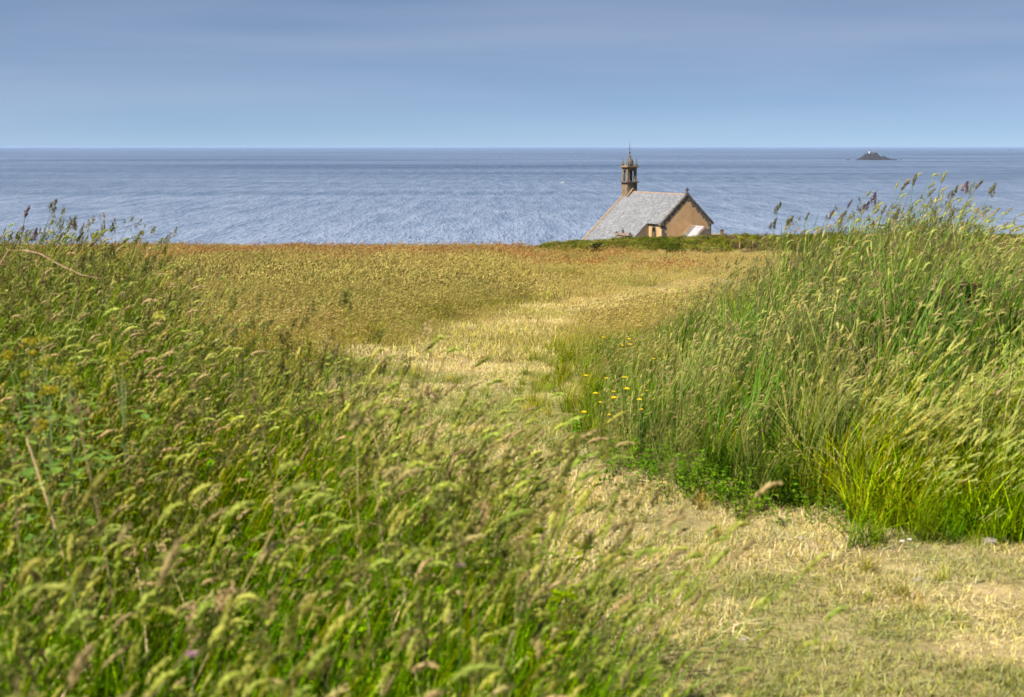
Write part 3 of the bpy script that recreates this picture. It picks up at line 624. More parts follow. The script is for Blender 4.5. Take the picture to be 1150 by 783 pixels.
# --- vegetation on the bank and beyond the field
def bank_keep(x, y): return np.exp(-((y-86.5)/4.4)**4)*sm(-3.0, .8, x)
X, Y = pts_in(-2, 44, 80, 94, 6, bank_keep, margin=1.3)
px = 575+X/Y*1800
tcol = mixc3((.06,.09,.015), (.20,.21,.04), RNG.random(len(X))); pk = (np.exp(-((px-835)/45)**2)*.75)*(RNG.random(len(X)) < .7); tcol = mixc3(tcol, (0,0,0), 0*pk)*(1-pk[:, None])+np.array((.20,.12,.10))*pk[:, None]
yl = (np.exp(-((px-860)/70)**2) > .2)*(RNG.random(len(X)) < .22); tcol[yl] = (.22,.24,.04)
hscale = (.60+.20*sm(5, 10, X)+.6*(fbm(X*.45, Y*.5)-.5))*(.35+.65*sm(-2.5, 1, X))
scatter('bank_scrub', V_SHRUB, X, Y, RNG.uniform(.6,1.0,len(X))*hscale, jit(tcol, .15), 'dark green bramble and fern scrub on the bank before the chapel', 'scrub', yaw_any=True)
X, Y = pts_in(-2, 44, 81, 92, 2.0, bank_keep, margin=1.3)
scatter('bank_grass', V_FAR, X, Y, RNG.uniform(.35,.72,len(X)), jit(mixc3((.14,.17,.03), (.30,.27,.08), RNG.random(len(X))), .15), 'rough green grass growing over the bank before the chapel', yaw_any=True)
X, Y = pts_in(-45, 45, 97, 150, 1.1, lambda x, y: .9+0*x, margin=1.4)
scatter('heath_scrub', V_SHRUB, X, Y, RNG.uniform(.8,1.3,len(X)), jit(mixc3((.05,.09,.02),(.14,.13,.05), RNG.random(len(X))), .2), 'low green heath on the slope below the field', 'scrub', yaw_any=True)
X, Y = pts_in(-75, 90, 150, 290, .22, lambda x, y: .9*(np.hypot((x-22)/14, (y-242)/13) > 1), margin=1.4)
scatter('heath_scrub', V_SHRUB, X, Y, RNG.uniform(1.3,2.6,len(X)), jit(mixc3((.05,.09,.02),(.16,.13,.07), RNG.random(len(X))), .2), 'heather and gorse heath around the chapel', 'scrub', yaw_any=True)

# ------------------------------------------------------------------ single plants (things)
ORD = ['first','second','third','fourth','fifth','sixth','seventh','eighth','ninth','tenth','eleventh','twelfth','thirteenth','fourteenth','fifteenth','sixteenth','seventeenth','eighteenth','nineteenth','twentieth','twenty-first','twenty-second','twenty-third','twenty-fourth']
def tobj(tb, name, mats, parent=None):
    o = bpy.data.objects.new(name, tb.mesh(name, mats)); COL.objects.link(o)
    if parent: o.parent = parent
    return o
def stalk(px, py, Y, kind, label, group):
    tip = at(px, py, Y); hl = {'fat': .060, 'lump': .075, 'thin': .055}[kind[0]]
    z0 = hz(tip.x, tip.y); bend = random.uniform(.05,.30)
    base = Vector((tip.x - bend - .05, tip.y, hz(tip.x-.1, tip.y))); H = tip.z - base.z - hl*.8
    root = empty('tall_grass_stalk', base); tag(root, label, 'grass stalk', group)
    n = 9; pts = [(bend*(i/n)**2.2, 0, H*i/n) for i in range(n+1)]
    tb = TB(); tb.ribbon(pts, [.0024-.001*i/n for i in range(n+1)], (1,0,0), 0, .5, .5); tb.ribbon(pts, [.0024-.001*i/n for i in range(n+1)], (0,1,0), 0, .5, .5)
    tobj(tb, 'stem', [T_GREEN], root)
    hm = {'d': T_DARKH, 'p': T_PURP, 'l': T_PALEH}[kind[1]]; tb = TB()
    d = Vector(pts[-1])-Vector(pts[-2])
    if kind[0] == 'lump': tb.panicle(pts, hl, 230, 0, clusters=6, rad=.013, sp=.009)
    elif kind[0] == 'fat': tb.head(pts[-1], d, hl, .0075, 120, 0, sp=.011, spw=.003, droop=.25)
    else: tb.head(pts[-1], d, hl, .0045, 100, 0, sp=.011, spw=.0026, droop=.3)
    tobj(tb, 'seed_head', [hm], root)
    tb = TB(); tb.blade(0, 0, U(-.6,.6), U(.3,.5), .12, .8, .0035, 0, 6, wind=.2, z0=H*.35); tobj(tb, 'leaf', [T_GREEN], root)
RS = [(874,250,9.4,'lump','d'),(883,232,9.4,'lump','d'),(893,246,9.4,'lump','d'),(914,240,9.7,'thin','l'),(941,237,9.2,'fat','p'),(952,241,9.2,'lump','l'),(962,226,9.0,'thin','p'),(978,230,9.0,'lump','p'),(988,221,8.8,'lump','p'),(1000,232,8.9,'fat','d'),(1012,240,9.2,'lump','d'),(1023,204,8.6,'fat','d'),(1036,199,8.6,'fat','d'),(1052,212,8.9,'fat','l'),(1068,195,8.5,'fat','l'),(1079,214,8.8,'lump','d'),(1091,208,8.4,'lump','p'),(1106,203,8.7,'fat','d'),(1120,211,8.4,'lump','d')]
for i, (px_, py_, Y_, a_, b_) in enumerate(RS):
    nm_ = {'fat': 'plump', 'lump': 'lumpy', 'thin': 'narrow'}[a_] + {'d': ' dark', 'p': ' purplish', 'l': ' pale green'}[b_]
    stalk(px_, py_, Y_, (a_, b_), f'stalk with {nm_} head against the sea, right bank, {ORD[i]} from left', 'tall stalks above the right-hand bank')
LS = [(27,268,7.6,'fat','d'),(39,234,7.8,'fat','p'),(46,262,7.6,'lump','p'),(67,229,8.0,'lump','d'),(75,262,7.8,'fat','d'),(89,248,7.9,'lump','d'),(97,262,8.1,'fat','l'),(113,268,8.2,'thin','p'),(162,263,8.6,'fat','l'),(186,268,8.8,'fat','l')]
for i, (px_, py_, Y_, a_, b_) in enumerate(LS):
    nm_ = {'fat': 'plump', 'lump': 'lumpy', 'thin': 'narrow'}[a_] + {'d': ' dark', 'p': ' purplish', 'l': ' pale green'}[b_]
    stalk(px_, py_, Y_, (a_, b_), f'stalk with {nm_} head against the sea, left side, {ORD[i]} from left', 'tall stalks above the left-hand grass')

def ground_hit(px, py, above, y0=2, y1=90):
    d = ray(px, py); Y = y0
    while Y < y1:
        p = EYE + d*(Y/d.y)
        if p.z < hz(p.x, p.y)+above: return p
        Y *= 1.004
    return p
def daisy(px, py, above, pm, name, label, cat, group, rad=.016, n=14):
    p = ground_hit(px, py, above); g = hz(p.x, p.y); root = empty(name, (p.x, p.y, g)); tag(root, label, cat, group); H = p.z-g
    tb = TB(); pts = [(U(-.004,.004), 0, H*i/4) for i in range(5)]; tb.ribbon(pts, [.0014]*5, (1,0,0), 0, .5, .5); tb.ribbon(pts, [.0014]*5, (0,1,0), 0, .5, .5); tobj(tb, 'stem', [T_GREEN], root)
    tb = TB()
    for rg, (q, e) in enumerate(((1, .25), (.72, .6), (.45, 1.0))):
        for k in range(n):
            a = 2*PI*k/n+rg*.2; tb.leaf((pts[-1][0], 0, H), (math.cos(a), math.sin(a)-.35, e*.8), rad*q*U(.9,1.1), rad*.2, 0)
    tobj(tb, 'flower_head', [pm], root)
FL = [(707,363),(720,366),(677,379),(707,381),(708,387),(699,388),(745,402),(734,403),(658,422),(701,424),(681,425),(704,437),(727,439),(689,440),(669,442),(720,444),(689,447),(718,449),(674,452),(720,460),(655,463),(685,466)]
for i, (a, b) in enumerate(FL):
    daisy(a, b, .30 if b > 400 else .26, T_YEL, 'yellow_flower', f'small yellow daisy-like flower at the left end of the right-hand bank, {ORD[i]} from the top', 'flower', 'yellow flowers at the left end of the bank', rad=.021 if i in (3,4,9,11,16) else .014+.003*((i*7)%3-1))
for (a, b, hgt, lab) in [(515,635,.80,'pink clover head in the middle of the foreground grass'),(664,598,.62,'purple clover head near the right edge of the foreground grass'),(216,735,.82,'purple clover head low in the left foreground grass')]:
    daisy(a, b, hgt, T_PINK, 'clover_flower', lab, 'flower', 'clover heads in the foreground', rad=.012, n=10)
for (a, b, lab) in [(1012,608,'tiny white daisy beside the foot of the right bank, left of two'),(1021,606,'tiny white daisy beside the foot of the right bank, right of two')]:
    daisy(a, b, .04, T_WHITE, 'white_daisy', lab, 'flower', 'white daisies', rad=.011)

def umbel(px, py, Y, m, label, rad=.05):
    tip = at(px, py, Y); g = hz(tip.x, tip.y); H = tip.z-g; root = empty('umbel_plant', (tip.x, tip.y, g)); tag(root, label, 'plant', 'yellow-green umbel plants on the left')
    mb = TB(); pts = [(0, 0, H*.8*i/4) for i in range(5)]; mb.ribbon(pts, [.0022]*5, (1,0,0), 0, .5, .5); mb.ribbon(pts, [.0022]*5, (0,1,0), 0, .5, .5)
    for u in range(4):
        c = Vector((0, 0, H)) if u == 0 else Vector((U(-.07,.07), U(-.05,.05), H-U(.01,.09))); rr_ = rad*(1 if u == 0 else U(.5,.85))
        hd = TB(); mb.ribbon([pts[-1 if u < 2 else -2], tuple(c-Vector((0,0,rr_*.8)))], [.0013]*2, (1,0,0), 0, .5, .5)
        for k in range(15):
            d = Vector((random.gauss(0,1), random.gauss(0,1), abs(random.gauss(0,.8)))).normalized(); e = c-Vector((0,0,rr_*.5))+d*rr_*U(.8,1)
            for _ in range(12):
                o = Vector((random.gauss(0,1), random.gauss(0,1), random.gauss(0,1)))*rr_*.13; hd.spikelet(e+o, (random.gauss(0,1), random.gauss(0,1), .6), .006, .0026, 0, .5+U(-.3,.3), random.random())
        tobj(hd, 'flower_umbel', [m], root)
    tobj(mb, 'stem', [T_GREEN], root)
    lf = TB()
    for k in range(60):
        a = U(0, 2*PI); z = U(.45,.88)*H; q = U(.02,.13); lf.leaf((q*math.cos(a), q*math.sin(a), z), (math.cos(a), math.sin(a), U(-.2,.6)), U(.025,.05), U(.009,.017), 0)
    tobj(lf, 'leaves', [T_LEAFG], root)
T_LEAFG = plant_mat('umbel_leaf', (.12,.22,.03), (.22,.32,.05), use_tint=False, transl=.4, var=.35)
for (a, b, Y_, m, lab) in [(32,388,5.4,T_ORNG,'umbel plant with orange-tinged flower head at the far left edge'),(48,384,5.6,T_LIME,'topmost yellow-green umbel plant near the left edge'),(52,410,5.0,T_LIME,'yellow-green umbel just below the orange-tinged one on the left'),(78,416,4.9,T_LIME,'yellow-green umbel plant, rightmost of the pair in the left grass'),(137,403,5.3,T_LIME,'small yellow-green umbel standing alone in the left grass'),(55,442,4.6,T_ORNG,'lowest orange-yellow umbel plant at the left edge')]:
    umbel(a, b-4, Y_-.7, m, lab, rad=.022)

# dry bramble arc on the left
p0 = at(10, 281, 6.4); p1 = at(45, 285, 6.3); p2 = at(66, 297, 6.2); p3 = at(92, 309, 6.1)
base = Vector((p0.x-.3, p0.y, hz(p0.x-.3, p0.y)))
mb = MB(); mb.tube([Vector((0,0,0)), Vector((.05,0,(p0.z-base.z)*.6)), p0-base, (p0+p1)/2-base+Vector((0,0,.006)), p1-base, p2-base, p3-base, p3-base+Vector((.08,-.02,-.012))], [.004,.0035,.003,.0028,.0026,.0022,.0018,.001])
o = mb.build('dry_bramble_stem', T_TWIG); o.location = base; tag(o, 'thin dry reddish bramble stem arching out of the grass at the left edge', 'bramble stem')

# ------------------------------------------------------------------ small rocks and bushes
def rock_mesh(name, sx_, sy_, sz_, m, rough_=.25, sub=3, seed=0):
    import bmesh
    bm = bmesh.new(); bmesh.ops.create_icosphere(bm, subdivisions=sub, radius=1)
    rs = np.random.default_rng(seed); P = rs.normal(size=(26, 3)); P /= np.linalg.norm(P, axis=1)[:, None]; A = rs.uniform(.62, 1.0, 26)
    for v in bm.verts:
        q = np.array(v.co); k = min(A[i]/max(.05, float(P[i] @ q)) if P[i] @ q > .2 else 9 for i in range(26)); k = min(k, 1.08)
        k *= 1 + rs.uniform(-1, 1)*rough_*.12
        v.co = Vector((q[0]*k*sx_, q[1]*k*sy_, max(-.25, q[2]*k)*sz_))
    me = bpy.data.meshes.new(name); bm.to_mesh(me); bm.free(); me.materials.append(m); return me
M_STONE = noise_mat('pale_field_stone', [(.3,(.16,.14,.11)),(.55,(.28,.24,.20)),(.75,(.38,.32,.27))], scale=12, bump=.5)
for (a, b, s, lab) in [(1113,612,.035,'pale stone on the path at the right edge below the bank'),(1127,608,.03,'small pale stone at the far right edge, beside a larger one'),(1030,655,.022,'small stone in the worn grass right of the path'),(836,720,.014,'small pale pebble on the path near the bottom edge'),(900,608,.016,'small pebble below the herbs at the foot of the bank')]:
    p = ground_hit(a, b, 0); o = bpy.data.objects.new('stone', rock_mesh('stone', s, s*.8, s*.6, M_STONE, seed=int(a))); COL.objects.link(o)
    o.location = (p.x, p.y, hz(p.x, p.y)+.005); tag(o, lab, 'stone', 'stones on the path')
def bush(px, py_base, Y, w, h, c1, c2, label, n=900):
    p = at(px, py_base, Y); g = hz(p.x, p.y); root = empty('bush', (p.x, p.y, g)); tag(root, label, 'bush')
    m = plant_mat('bush_leaf', c1, c2, use_tint=False, transl=.25, var=.45); tb = TB()
    lobes = [(U(-.6,.6)*w, U(-.5,.5)*w, U(.3,.75)*h, U(.35,.6)) for _ in range(6)]
    for _ in range(n):
        lx, ly, lz, lr = random.choice(lobes); d = Vector((random.gauss(0,1), random.gauss(0,1), random.gauss(0,1))).normalized()*random.random()**.4
        tb.v_ = 0; tb.leaf((lx+d.x*w*lr, ly+d.y*w*lr, max(.02, lz+d.z*h*lr)), (random.gauss(0,1), random.gauss(0,1), random.gauss(.3,1)), U(.06,.13), U(.02,.04), 0)
        tb.c[-6:] = [(random.random(),)+tb.c[-1][1:]]*6
    tobj(tb, 'foliage', [m], root)
    mb = MB()
    for _ in range(5): a = U(0, 2*PI); mb.tube([(0,0,-.05),(math.cos(a)*w*.3, math.sin(a)*w*.3, h*.4),(math.cos(a)*w*.5, math.sin(a)*w*.5, h*.7)], [.02,.012,.006])
    mb.build('branches', T_TWIG, root)
bush(668,277,81.5,.42,.55,(.02,.035,.01),(.04,.06,.015),'small dark bush standing proud of the bank left of the chapel',700)
bush(206,277,90,.9,.5,(.05,.09,.015),(.12,.16,.03),'low green bush at the cliff edge on the left, the smaller of two')
bush(290,276,90,1.0,.62,(.05,.08,.015),(.10,.14,.03),'low green bush on the skyline left of centre, the larger of two')
bush(255,286,75,.9,.35,(.05,.08,.015),(.10,.13,.03),'flat green bush in the meadow below the skyline bushes')
# brown dead bramble clump on the right-hand bank
bush(1092,312,8.9,.30,.40,(.16,.08,.045),(.26,.14,.08),'brown withered bramble clump in the grass near the right edge',1500)

# rubble wall on the skyline behind the right-hand stalks
M_WALL = noise_mat('grey_rubble', [(.3,(.12,.12,.11)),(.55,(.27,.25,.22)),(.75,(.40,.36,.31))], scale=1.6, bump=.6)
pw = at(1020, 262, 96); root = empty('rubble_wall', (pw.x, pw.y, hz(pw.x, pw.y))); tag(root, 'low grey rubble stone wall on the skyline behind the tall stalks', 'wall')
topz = at(1020, 247, 96).z - root.location.z
mb = MB(); i = 0
x = -3.1
while x < 3.1:
    z = 0
    wst = U(.3,.6); hmax = topz*(1-.22*abs(x)/3.1)+U(-.10,.08)
    while z < hmax:
        hs = U(.18,.3); mb2 = rock_mesh('s', wst*.56, .3, hs*.62, M_WALL, seed=i, sub=2); i += 1
        mb.add([Vector(v.co)+Vector((x, U(-.05,.05), z+hs*.4)) for v in mb2.vertices], [tuple(p_.vertices) for p_ in mb2.polygons]); bpy.data.meshes.remove(mb2); z += hs
    x += wst*.92
mb.build('masonry', M_WALL, root)

# ------------------------------------------------------------------ chapel
def brick_like(name, c1, c2, mortar, sx_, sy_, rough=.9, noise_c=None, bump=.5, mortar_size=.02, axis='xz', fleck=.0, fleckcol=(.5,.3,.1), offs=.5):
    m, t, p = mat(name); nn = t.nodes; ll = t.links
    tcn = nn.new('ShaderNodeTexCoord'); sp_ = nn.new('ShaderNodeSeparateXYZ'); ll.new(tcn.outputs['Object'], sp_.inputs[0])
    cb = nn.new('ShaderNodeCombineXYZ')
    if axis == 'xz':
        ad = nn.new('ShaderNodeMath'); ad.operation = 'ADD'; ll.new(sp_.outputs[0], ad.inputs[0]); ll.new(sp_.outputs[1], ad.inputs[1]); ll.new(ad.outputs[0], cb.inputs[0]); ll.new(sp_.outputs[2], cb.inputs[1])
    else:
        ll.new(sp_.outputs[1], cb.inputs[0]); ll.new(sp_.outputs[2], cb.inputs[1])
    br = nn.new('ShaderNodeTexBrick'); ll.new(cb.outputs[0], br.inputs[0]); br.offset = offs
    br.inputs['Color1'].default_value = (*c1, 1); br.inputs['Color2'].default_value = (*c2, 1); br.inputs['Mortar'].default_value = (*mortar, 1)
    br.inputs['Scale'].default_value = 1; br.inputs['Mortar Size'].default_value = mortar_size; br.inputs['Brick Width'].default_value = sx_; br.inputs['Row Height'].default_value = sy_
    n = nn.new('ShaderNodeTexNoise'); n.inputs['Scale'].default_value = 1.1; n.inputs['Detail'].default_value = 7; n.inputs['Roughness'].default_value = .7; ll.new(tcn.outputs['Object'], n.inputs[0])
    mr_ = nn.new('ShaderNodeMapRange'); ll.new(n.outputs[0], mr_.inputs[0]); mr_.inputs[1].default_value = .3; mr_.inputs[2].default_value = .7; mr_.inputs[3].default_value = .72; mr_.inputs[4].default_value = 1.25
    hv = nn.new('ShaderNodeHueSaturation'); ll.new(mr_.outputs[0], hv.inputs['Value']); ll.new(br.outputs[0], hv.inputs['Color']); cur = hv.outputs[0]
    if fleck > 0:
        n3 = nn.new('ShaderNodeTexNoise'); n3.inputs['Scale'].default_value = 2.2; n3.inputs['Detail'].default_value = 6; n3.inputs['Roughness'].default_value = .75; ll.new(tcn.outputs['Object'], n3.inputs[0])
        m3 = nn.new('ShaderNodeMapRange'); ll.new(n3.outputs[0], m3.inputs[0]); m3.inputs[1].default_value = .48; m3.inputs[2].default_value = .60; m3.inputs[4].default_value = fleck
        k = nn.new('ShaderNodeMix'); k.data_type = 'RGBA'; ll.new(m3.outputs[0], k.inputs[0]); ll.new(cur, k.inputs[6]); k.inputs[7].default_value = (*fleckcol, 1); cur = k.outputs[2]
    ll.new(cur, p.inputs['Base Color']); p.inputs['Roughness'].default_value = rough; p.inputs['Specular IOR Level'].default_value = .25
    b = nn.new('ShaderNodeBump'); b.inputs['Strength'].default_value = bump; b.inputs['Distance'].default_value = .03; ll.new(br.outputs['Fac'], b.inputs['Height']); b.invert = True
    ll.new(b.outputs[0], p.inputs['Normal'])
    return m
M_SLATE = brick_like('lichened_slate', (.16,.16,.165), (.26,.26,.265), (.10,.095,.095), .42, .22, axis='yz', fleck=.8, fleckcol=(.10,.092,.09), rough=.7, mortar_size=.012)
M_SLATE2 = brick_like('pale_lichened_slate', (.32,.32,.33), (.46,.44,.44), (.2,.18,.18), .3, .18, axis='yz', fleck=.5, fleckcol=(.35,.22,.18), rough=.7, mortar_size=.02)
M_RENDER = noise_mat('ochre_lime_render', [(.25,(.42,.235,.105)),(.42,(.53,.31,.14)),(.58,(.58,.355,.175)),(.75,(.66,.45,.27))], scale=.7, detail=8, bump=.3, bumpscale=6)
M_RENDER2 = noise_mat('yellow_lime_render', [(.25,(.36,.23,.10)),(.5,(.45,.295,.13)),(.75,(.49,.34,.18))], scale=.9, detail=8, bump=.3, bumpscale=6)
M_GRANITE = noise_mat('dark_weathered_granite', [(.3,(.075,.065,.055)),(.55,(.14,.12,.10)),(.75,(.24,.20,.15))], scale=2.2, detail=8, bump=.5)
M_TOWER = brick_like('golden_grey_granite', (.15,.11,.075), (.22,.16,.105), (.07,.055,.045), .6, .32, fleck=.5, fleckcol=(.34,.22,.09))
M_LICHEN = noise_mat('orange_lichened_coping', [(.3,(.13,.10,.07)),(.5,(.24,.165,.09)),(.7,(.36,.23,.10))], scale=2.5, detail=7, bump=.4)
M_RIDGE = noise_mat('ridge_tile', [(.3,(.18,.12,.09)),(.6,(.28,.20,.15)),(.8,(.34,.28,.22))], scale=3, bump=.3)
M_RUBBLE = brick_like('brown_rubble_wall', (.20,.145,.10), (.30,.22,.15), (.16,.12,.085), .38, .2, fleck=.5, fleckcol=(.12,.10,.08))
M_DARK = noise_mat('window_dark_glass', [(.3,(.015,.018,.022)),(.7,(.03,.035,.04))], scale=3, bump=0, rough=.25, spec=.5)
M_BRONZE = noise_mat('bell_bronze', [(.3,(.03,.035,.03)),(.7,(.07,.08,.06))], scale=6, bump=0, rough=.5)
M_IRON = noise_mat('iron_rod', [(.3,(.05,.05,.06)),(.7,(.08,.08,.09))], scale=6, bump=0, rough=.6)

YC = 234.0
apex = at(772, 218.5, YC)
ZB = -14.5
ROT = R(27.3)
ch = empty('chapel', (apex.x, apex.y, ZB), ROT)
tag(ch, 'small stone chapel with grey slate roof, ochre gable and open bell turret above the sea', 'chapel')
RZ = apex.z - ZB            # ridge height, local
Wd = 4.22; TP = .94; EZ = RZ - Wd*TP; LN = 17.0; YA = 4.0; WA = 8.3
# gable walls and side walls
mb = MB(); mb.prism([(-Wd,-1),(Wd,-1),(Wd,EZ),(0,RZ-.12),(-Wd,EZ)], 0, .7); mb.build('gable_wall', M_RENDER, ch)
mb = MB(); mb.prism([(-WA,-1),(Wd,-1),(Wd,EZ),(0,RZ-.12),(-WA,RZ-.12-WA*TP)], LN-.7, LN); mb.build('gable_wall', M_RUBBLE, ch)
mb = MB(); mb.box(Wd-.7, Wd, .7, LN-.7, -1, EZ-.08); mb.build('side_wall', M_RENDER2, ch)
# short bay of the near side wall with a pointed window cut out
def arch(cx, w, z0, z1, n=7):           # pointed arch outline from bottom left up and down to bottom right
    pts = [(cx-w/2, z0), (cx-w/2, z1)]
    for i in range(1, n+1):
        t = i/n; pts.append((cx-w/2+w/2*(1-math.cos(t*PI/2.0))*1.0, z1+w*.95*math.sin(t*PI/2)))
    pr = pts[:]; 
    for (a, b) in reversed(pts[:-1]): pr.append((2*cx-a, b))
    return pr
def wall_with_arch(mb, a0, a1, z0, z1, cx, w, wz0, wz1, x_out, x_in, flip=1):
    ar = arch(cx, w, wz0, wz1); top = len(ar)//2
    P = lambda a, z, x: (x, a, z)
    for x in (x_out, x_in):
        left = [(a0, z0), (cx, z0), (cx, wz0)] + ar[:top+1] + [(cx, z1), (a0, z1)]
        right = [(a1, z0), (cx, z0), (cx, wz0)] + list(reversed(ar[top:])) + [(cx, z1), (a1, z1)]
        for poly in (left, right): mb.add([P(a, z, x) for a, z in poly], [tuple(range(len(poly)))])
    n = len(ar)
    mb.add([P(a, z, x_out) for a, z in ar]+[P(a, z, x_in) for a, z in ar], [(i, i+1, i+1+n, i+n) for i in range(n-1)]+[(0, n, 2*n-1, n-1)])
    mb.add([P(a0,z0,x_out),P(a1,z0,x_out),P(a1,z1,x_out),P(a0,z1,x_out),P(a0,z0,x_in),P(a1,z0,x_in),P(a1,z1,x_in),P(a0,z1,x_in)], [(0,1,5,4),(3,2,6,7),(0,3,7,4),(1,2,6,5)])
mb = MB(); wall_with_arch(mb, .70, YA, -1, EZ-.05, 2.25, .95, .6, 3.6, -Wd, -Wd+.7)
sw = mb.build('side_wall', M_RENDER2, ch)
wd = MB(); wd.prism([(a, z) for a, z in arch(2.25, .93, .62, 3.58)], -Wd+.40, -Wd+.44, axis='x')
wo = wd.build('window', M_DARK, ch); wo['label'] = 'pointed arched window in the short yellow wall'
fr = MB(); ar_o = arch(2.25, 1.26, .45, 3.6); ar_i = arch(2.25, .96, .45, 3.6)
for i in range(len(ar_o)-1):
    q = [ar_o[i], ar_o[i+1], ar_i[i+1], ar_i[i]]; fr.prism(q, -Wd-.04, -Wd+.10, axis='x')
fr.box(-Wd+.385, -Wd+.40, 2.23, 2.27, .6, 4.3); fr.build('frame', M_GRANITE, wo)
# aisle under the catslide roof
AZ = lambda x: RZ - abs(x)*TP
mb = MB(); mb.prism([(-WA,-1),(-Wd-.01,-1),(-Wd-.01,RZ-Wd*TP-.15),(-WA,AZ(WA)-.12)], YA-.3, YA+.4); mb.build('aisle_end_wall', M_RUBBLE, ch)
mb = MB(); mb.box(-WA, -WA+.6, YA+.4, LN-.7, -1, AZ(WA)-.15); mb.build('aisle_side_wall', M_RUBBLE, ch)
# roof slopes (slabs with thickness; slightly irregular)
def slab(mb, x0, z0, x1, z1, y0, y1, th=.14, ny=24, wob=.035):
    dx, dz = x1-x0, z1-z0; l = math.hypot(dx, dz); nx, nz_ = -dz/l, dx/l
    if nz_ < 0: nx, nz_ = -nx, -nz_
    m_ = 8; top = []; bot = []
    for i in range(m_+1):
        for j in range(ny+1):
            t = i/m_; x = x0+dx*t; z = z0+dz*t; y = y0+(y1-y0)*j/ny; w = (float(fbm(np.array(x*.5+9), np.array(y*.4)))-.5)*wob*2
            top.append((x+nx*(th+w), y, z+nz_*(th+w))); bot.append((x, y, z))
    n = len(top); fs = []
    for i in range(m_):
        for j in range(ny):
            a = i*(ny+1)+j; fs.append((a, a+1, a+ny+2, a+ny+1)); fs.append((a+n, a+ny+1+n, a+ny+2+n, a+1+n))
    for j in range(ny): fs.append((j, j+n, j+1+n, j+1)); a = m_*(ny+1)+j; fs.append((a, a+1, a+1+n, a+n))
    for i in range(m_): a = i*(ny+1); fs.append((a, a+ny+1, a+ny+1+n, a+n)); a += ny; fs.append((a, a+n, a+ny+1+n, a+ny+1))
    mb.add(top+bot, fs)
rf = MB()
slab(rf, 0, RZ-.10, -Wd-.28, EZ-.10-.28*TP, .34, YA-.305, ny=8)
slab(rf, 0, RZ-.10, -WA-.3, AZ(WA+.3)-.10, YA-.30, LN-.36, ny=26)
slab(rf, 0, RZ-.10, Wd+.28, EZ-.10-.28*TP, .34, LN-.36, ny=26)
roof = rf.build('roof', M_SLATE, ch)
mb = MB(); 
y = .3
while y < LN-.4:
    l = U(.4,.5); mb.prism([(-.2,RZ-.16),(-.17,RZ-.03),(0,RZ+.13+U(-.012,.012)),(.17,RZ-.03),(.2,RZ-.16)], y, min(y+l-.02, LN-.4)); y += l
mb.build('ridge', M_RIDGE, roof)
# gable copings (raised verge stones) with kneelers
def coping(mb, sgn, hw, tp, y0, y1, rise=.22, blk=.75, over=.12):
    l = hw*math.hypot(1, tp); n = int(l/blk); c, s = 1/math.hypot(1, tp), tp/math.hypot(1, tp)
    for i in range(n):
        a = i*l/n; b = (i+1)*l/n-.015; w = U(-.02,.02)
        q = [(sgn*a*c, RZ-.1-a*s), (sgn*b*c, RZ-.1-b*s), (sgn*(b*c+s*rise), RZ-.1-b*s+c*rise+w), (sgn*(a*c+s*rise) if i else 0, RZ-.1-a*s+c*rise+w + (0 if i else s*rise*.9))]
        mb.prism(q, y0-over, y1)
mb = MB(); coping(mb, -1, Wd+.25, TP, 0, .34, rise=.26); coping(mb, 1, Wd+.25, TP, 0, .34, rise=.26)
mb.box(Wd-.25, Wd+.42, -.14, .5, EZ-.45, EZ-.12); mb.box(-Wd-.42, -Wd+.2, -.14, .5, EZ-.45, EZ-.12)
mb.build('coping', M_GRANITE, ch)
mb = MB(); coping(mb, -1, WA+.3, TP, LN-.36, LN+.05, rise=.22); coping(mb, 1, Wd+.25, TP, LN-.36, LN+.05, rise=.3)
o = mb.build('coping', M_LICHEN, ch); o['label'] = 'orange-lichened verge coping at the bell turret end'
# stepped quoin stones of the ochre gable
mb = MB(); z = EZ-.2; i = 0
while z > -.9:
    for sg in (-1, 1):
        w = (.62 if (i+(sg > 0)) % 2 else .36)+U(-.05,.08); x0, x1 = (sg*Wd-(sg > 0)*w+ (.03 if sg > 0 else -.03), sg*Wd+(sg < 0)*w+(.03 if sg > 0 else -.03))
        mb.box(min(x0,x1), max(x0,x1), -.03, .28, z-.42, z-.01)
    z -= .43; i += 1
l = Wd*math.hypot(1, TP); k = 0; z = RZ-.55
while z > EZ-.15:
    hw = (RZ-z)/TP; hwb = (RZ-z+.40)/TP
    for sg in (-1, 1):
        w = (.58 if (k+(sg > 0)) % 2 else .30)+U(-.08,.12); xo = max(.0, (RZ-z-.12-.0)/TP-.02)
        xi = max(0, xo-w*.8)
        q = [(sg*xi, z), (sg*xo, z), (sg*(xo+.38/TP), z-.40), (sg*xi, z-.40)]
        if xi > 0.02 or sg < 0 or True: mb.prism(q, -.032, .2)
    z -= .41; k += 1
mb.prism([(-.62,RZ-.85),(.62,RZ-.85),(0,RZ-.14)], -.045, .2)
mb.build('quoins', M_GRANITE, ch)
# cross on the near gable
mb = MB(); mb.box(-.28,.28,-.1,.3,RZ-.05,RZ+.22); mb.box(-.09,.09,0,.18,RZ+.22,RZ+1.0); mb.box(-.34,-.09,.01,.17,RZ+.58,RZ+.76); mb.box(.09,.34,.01,.17,RZ+.58,RZ+.76)
mb.build('cross', M_GRANITE, ch)

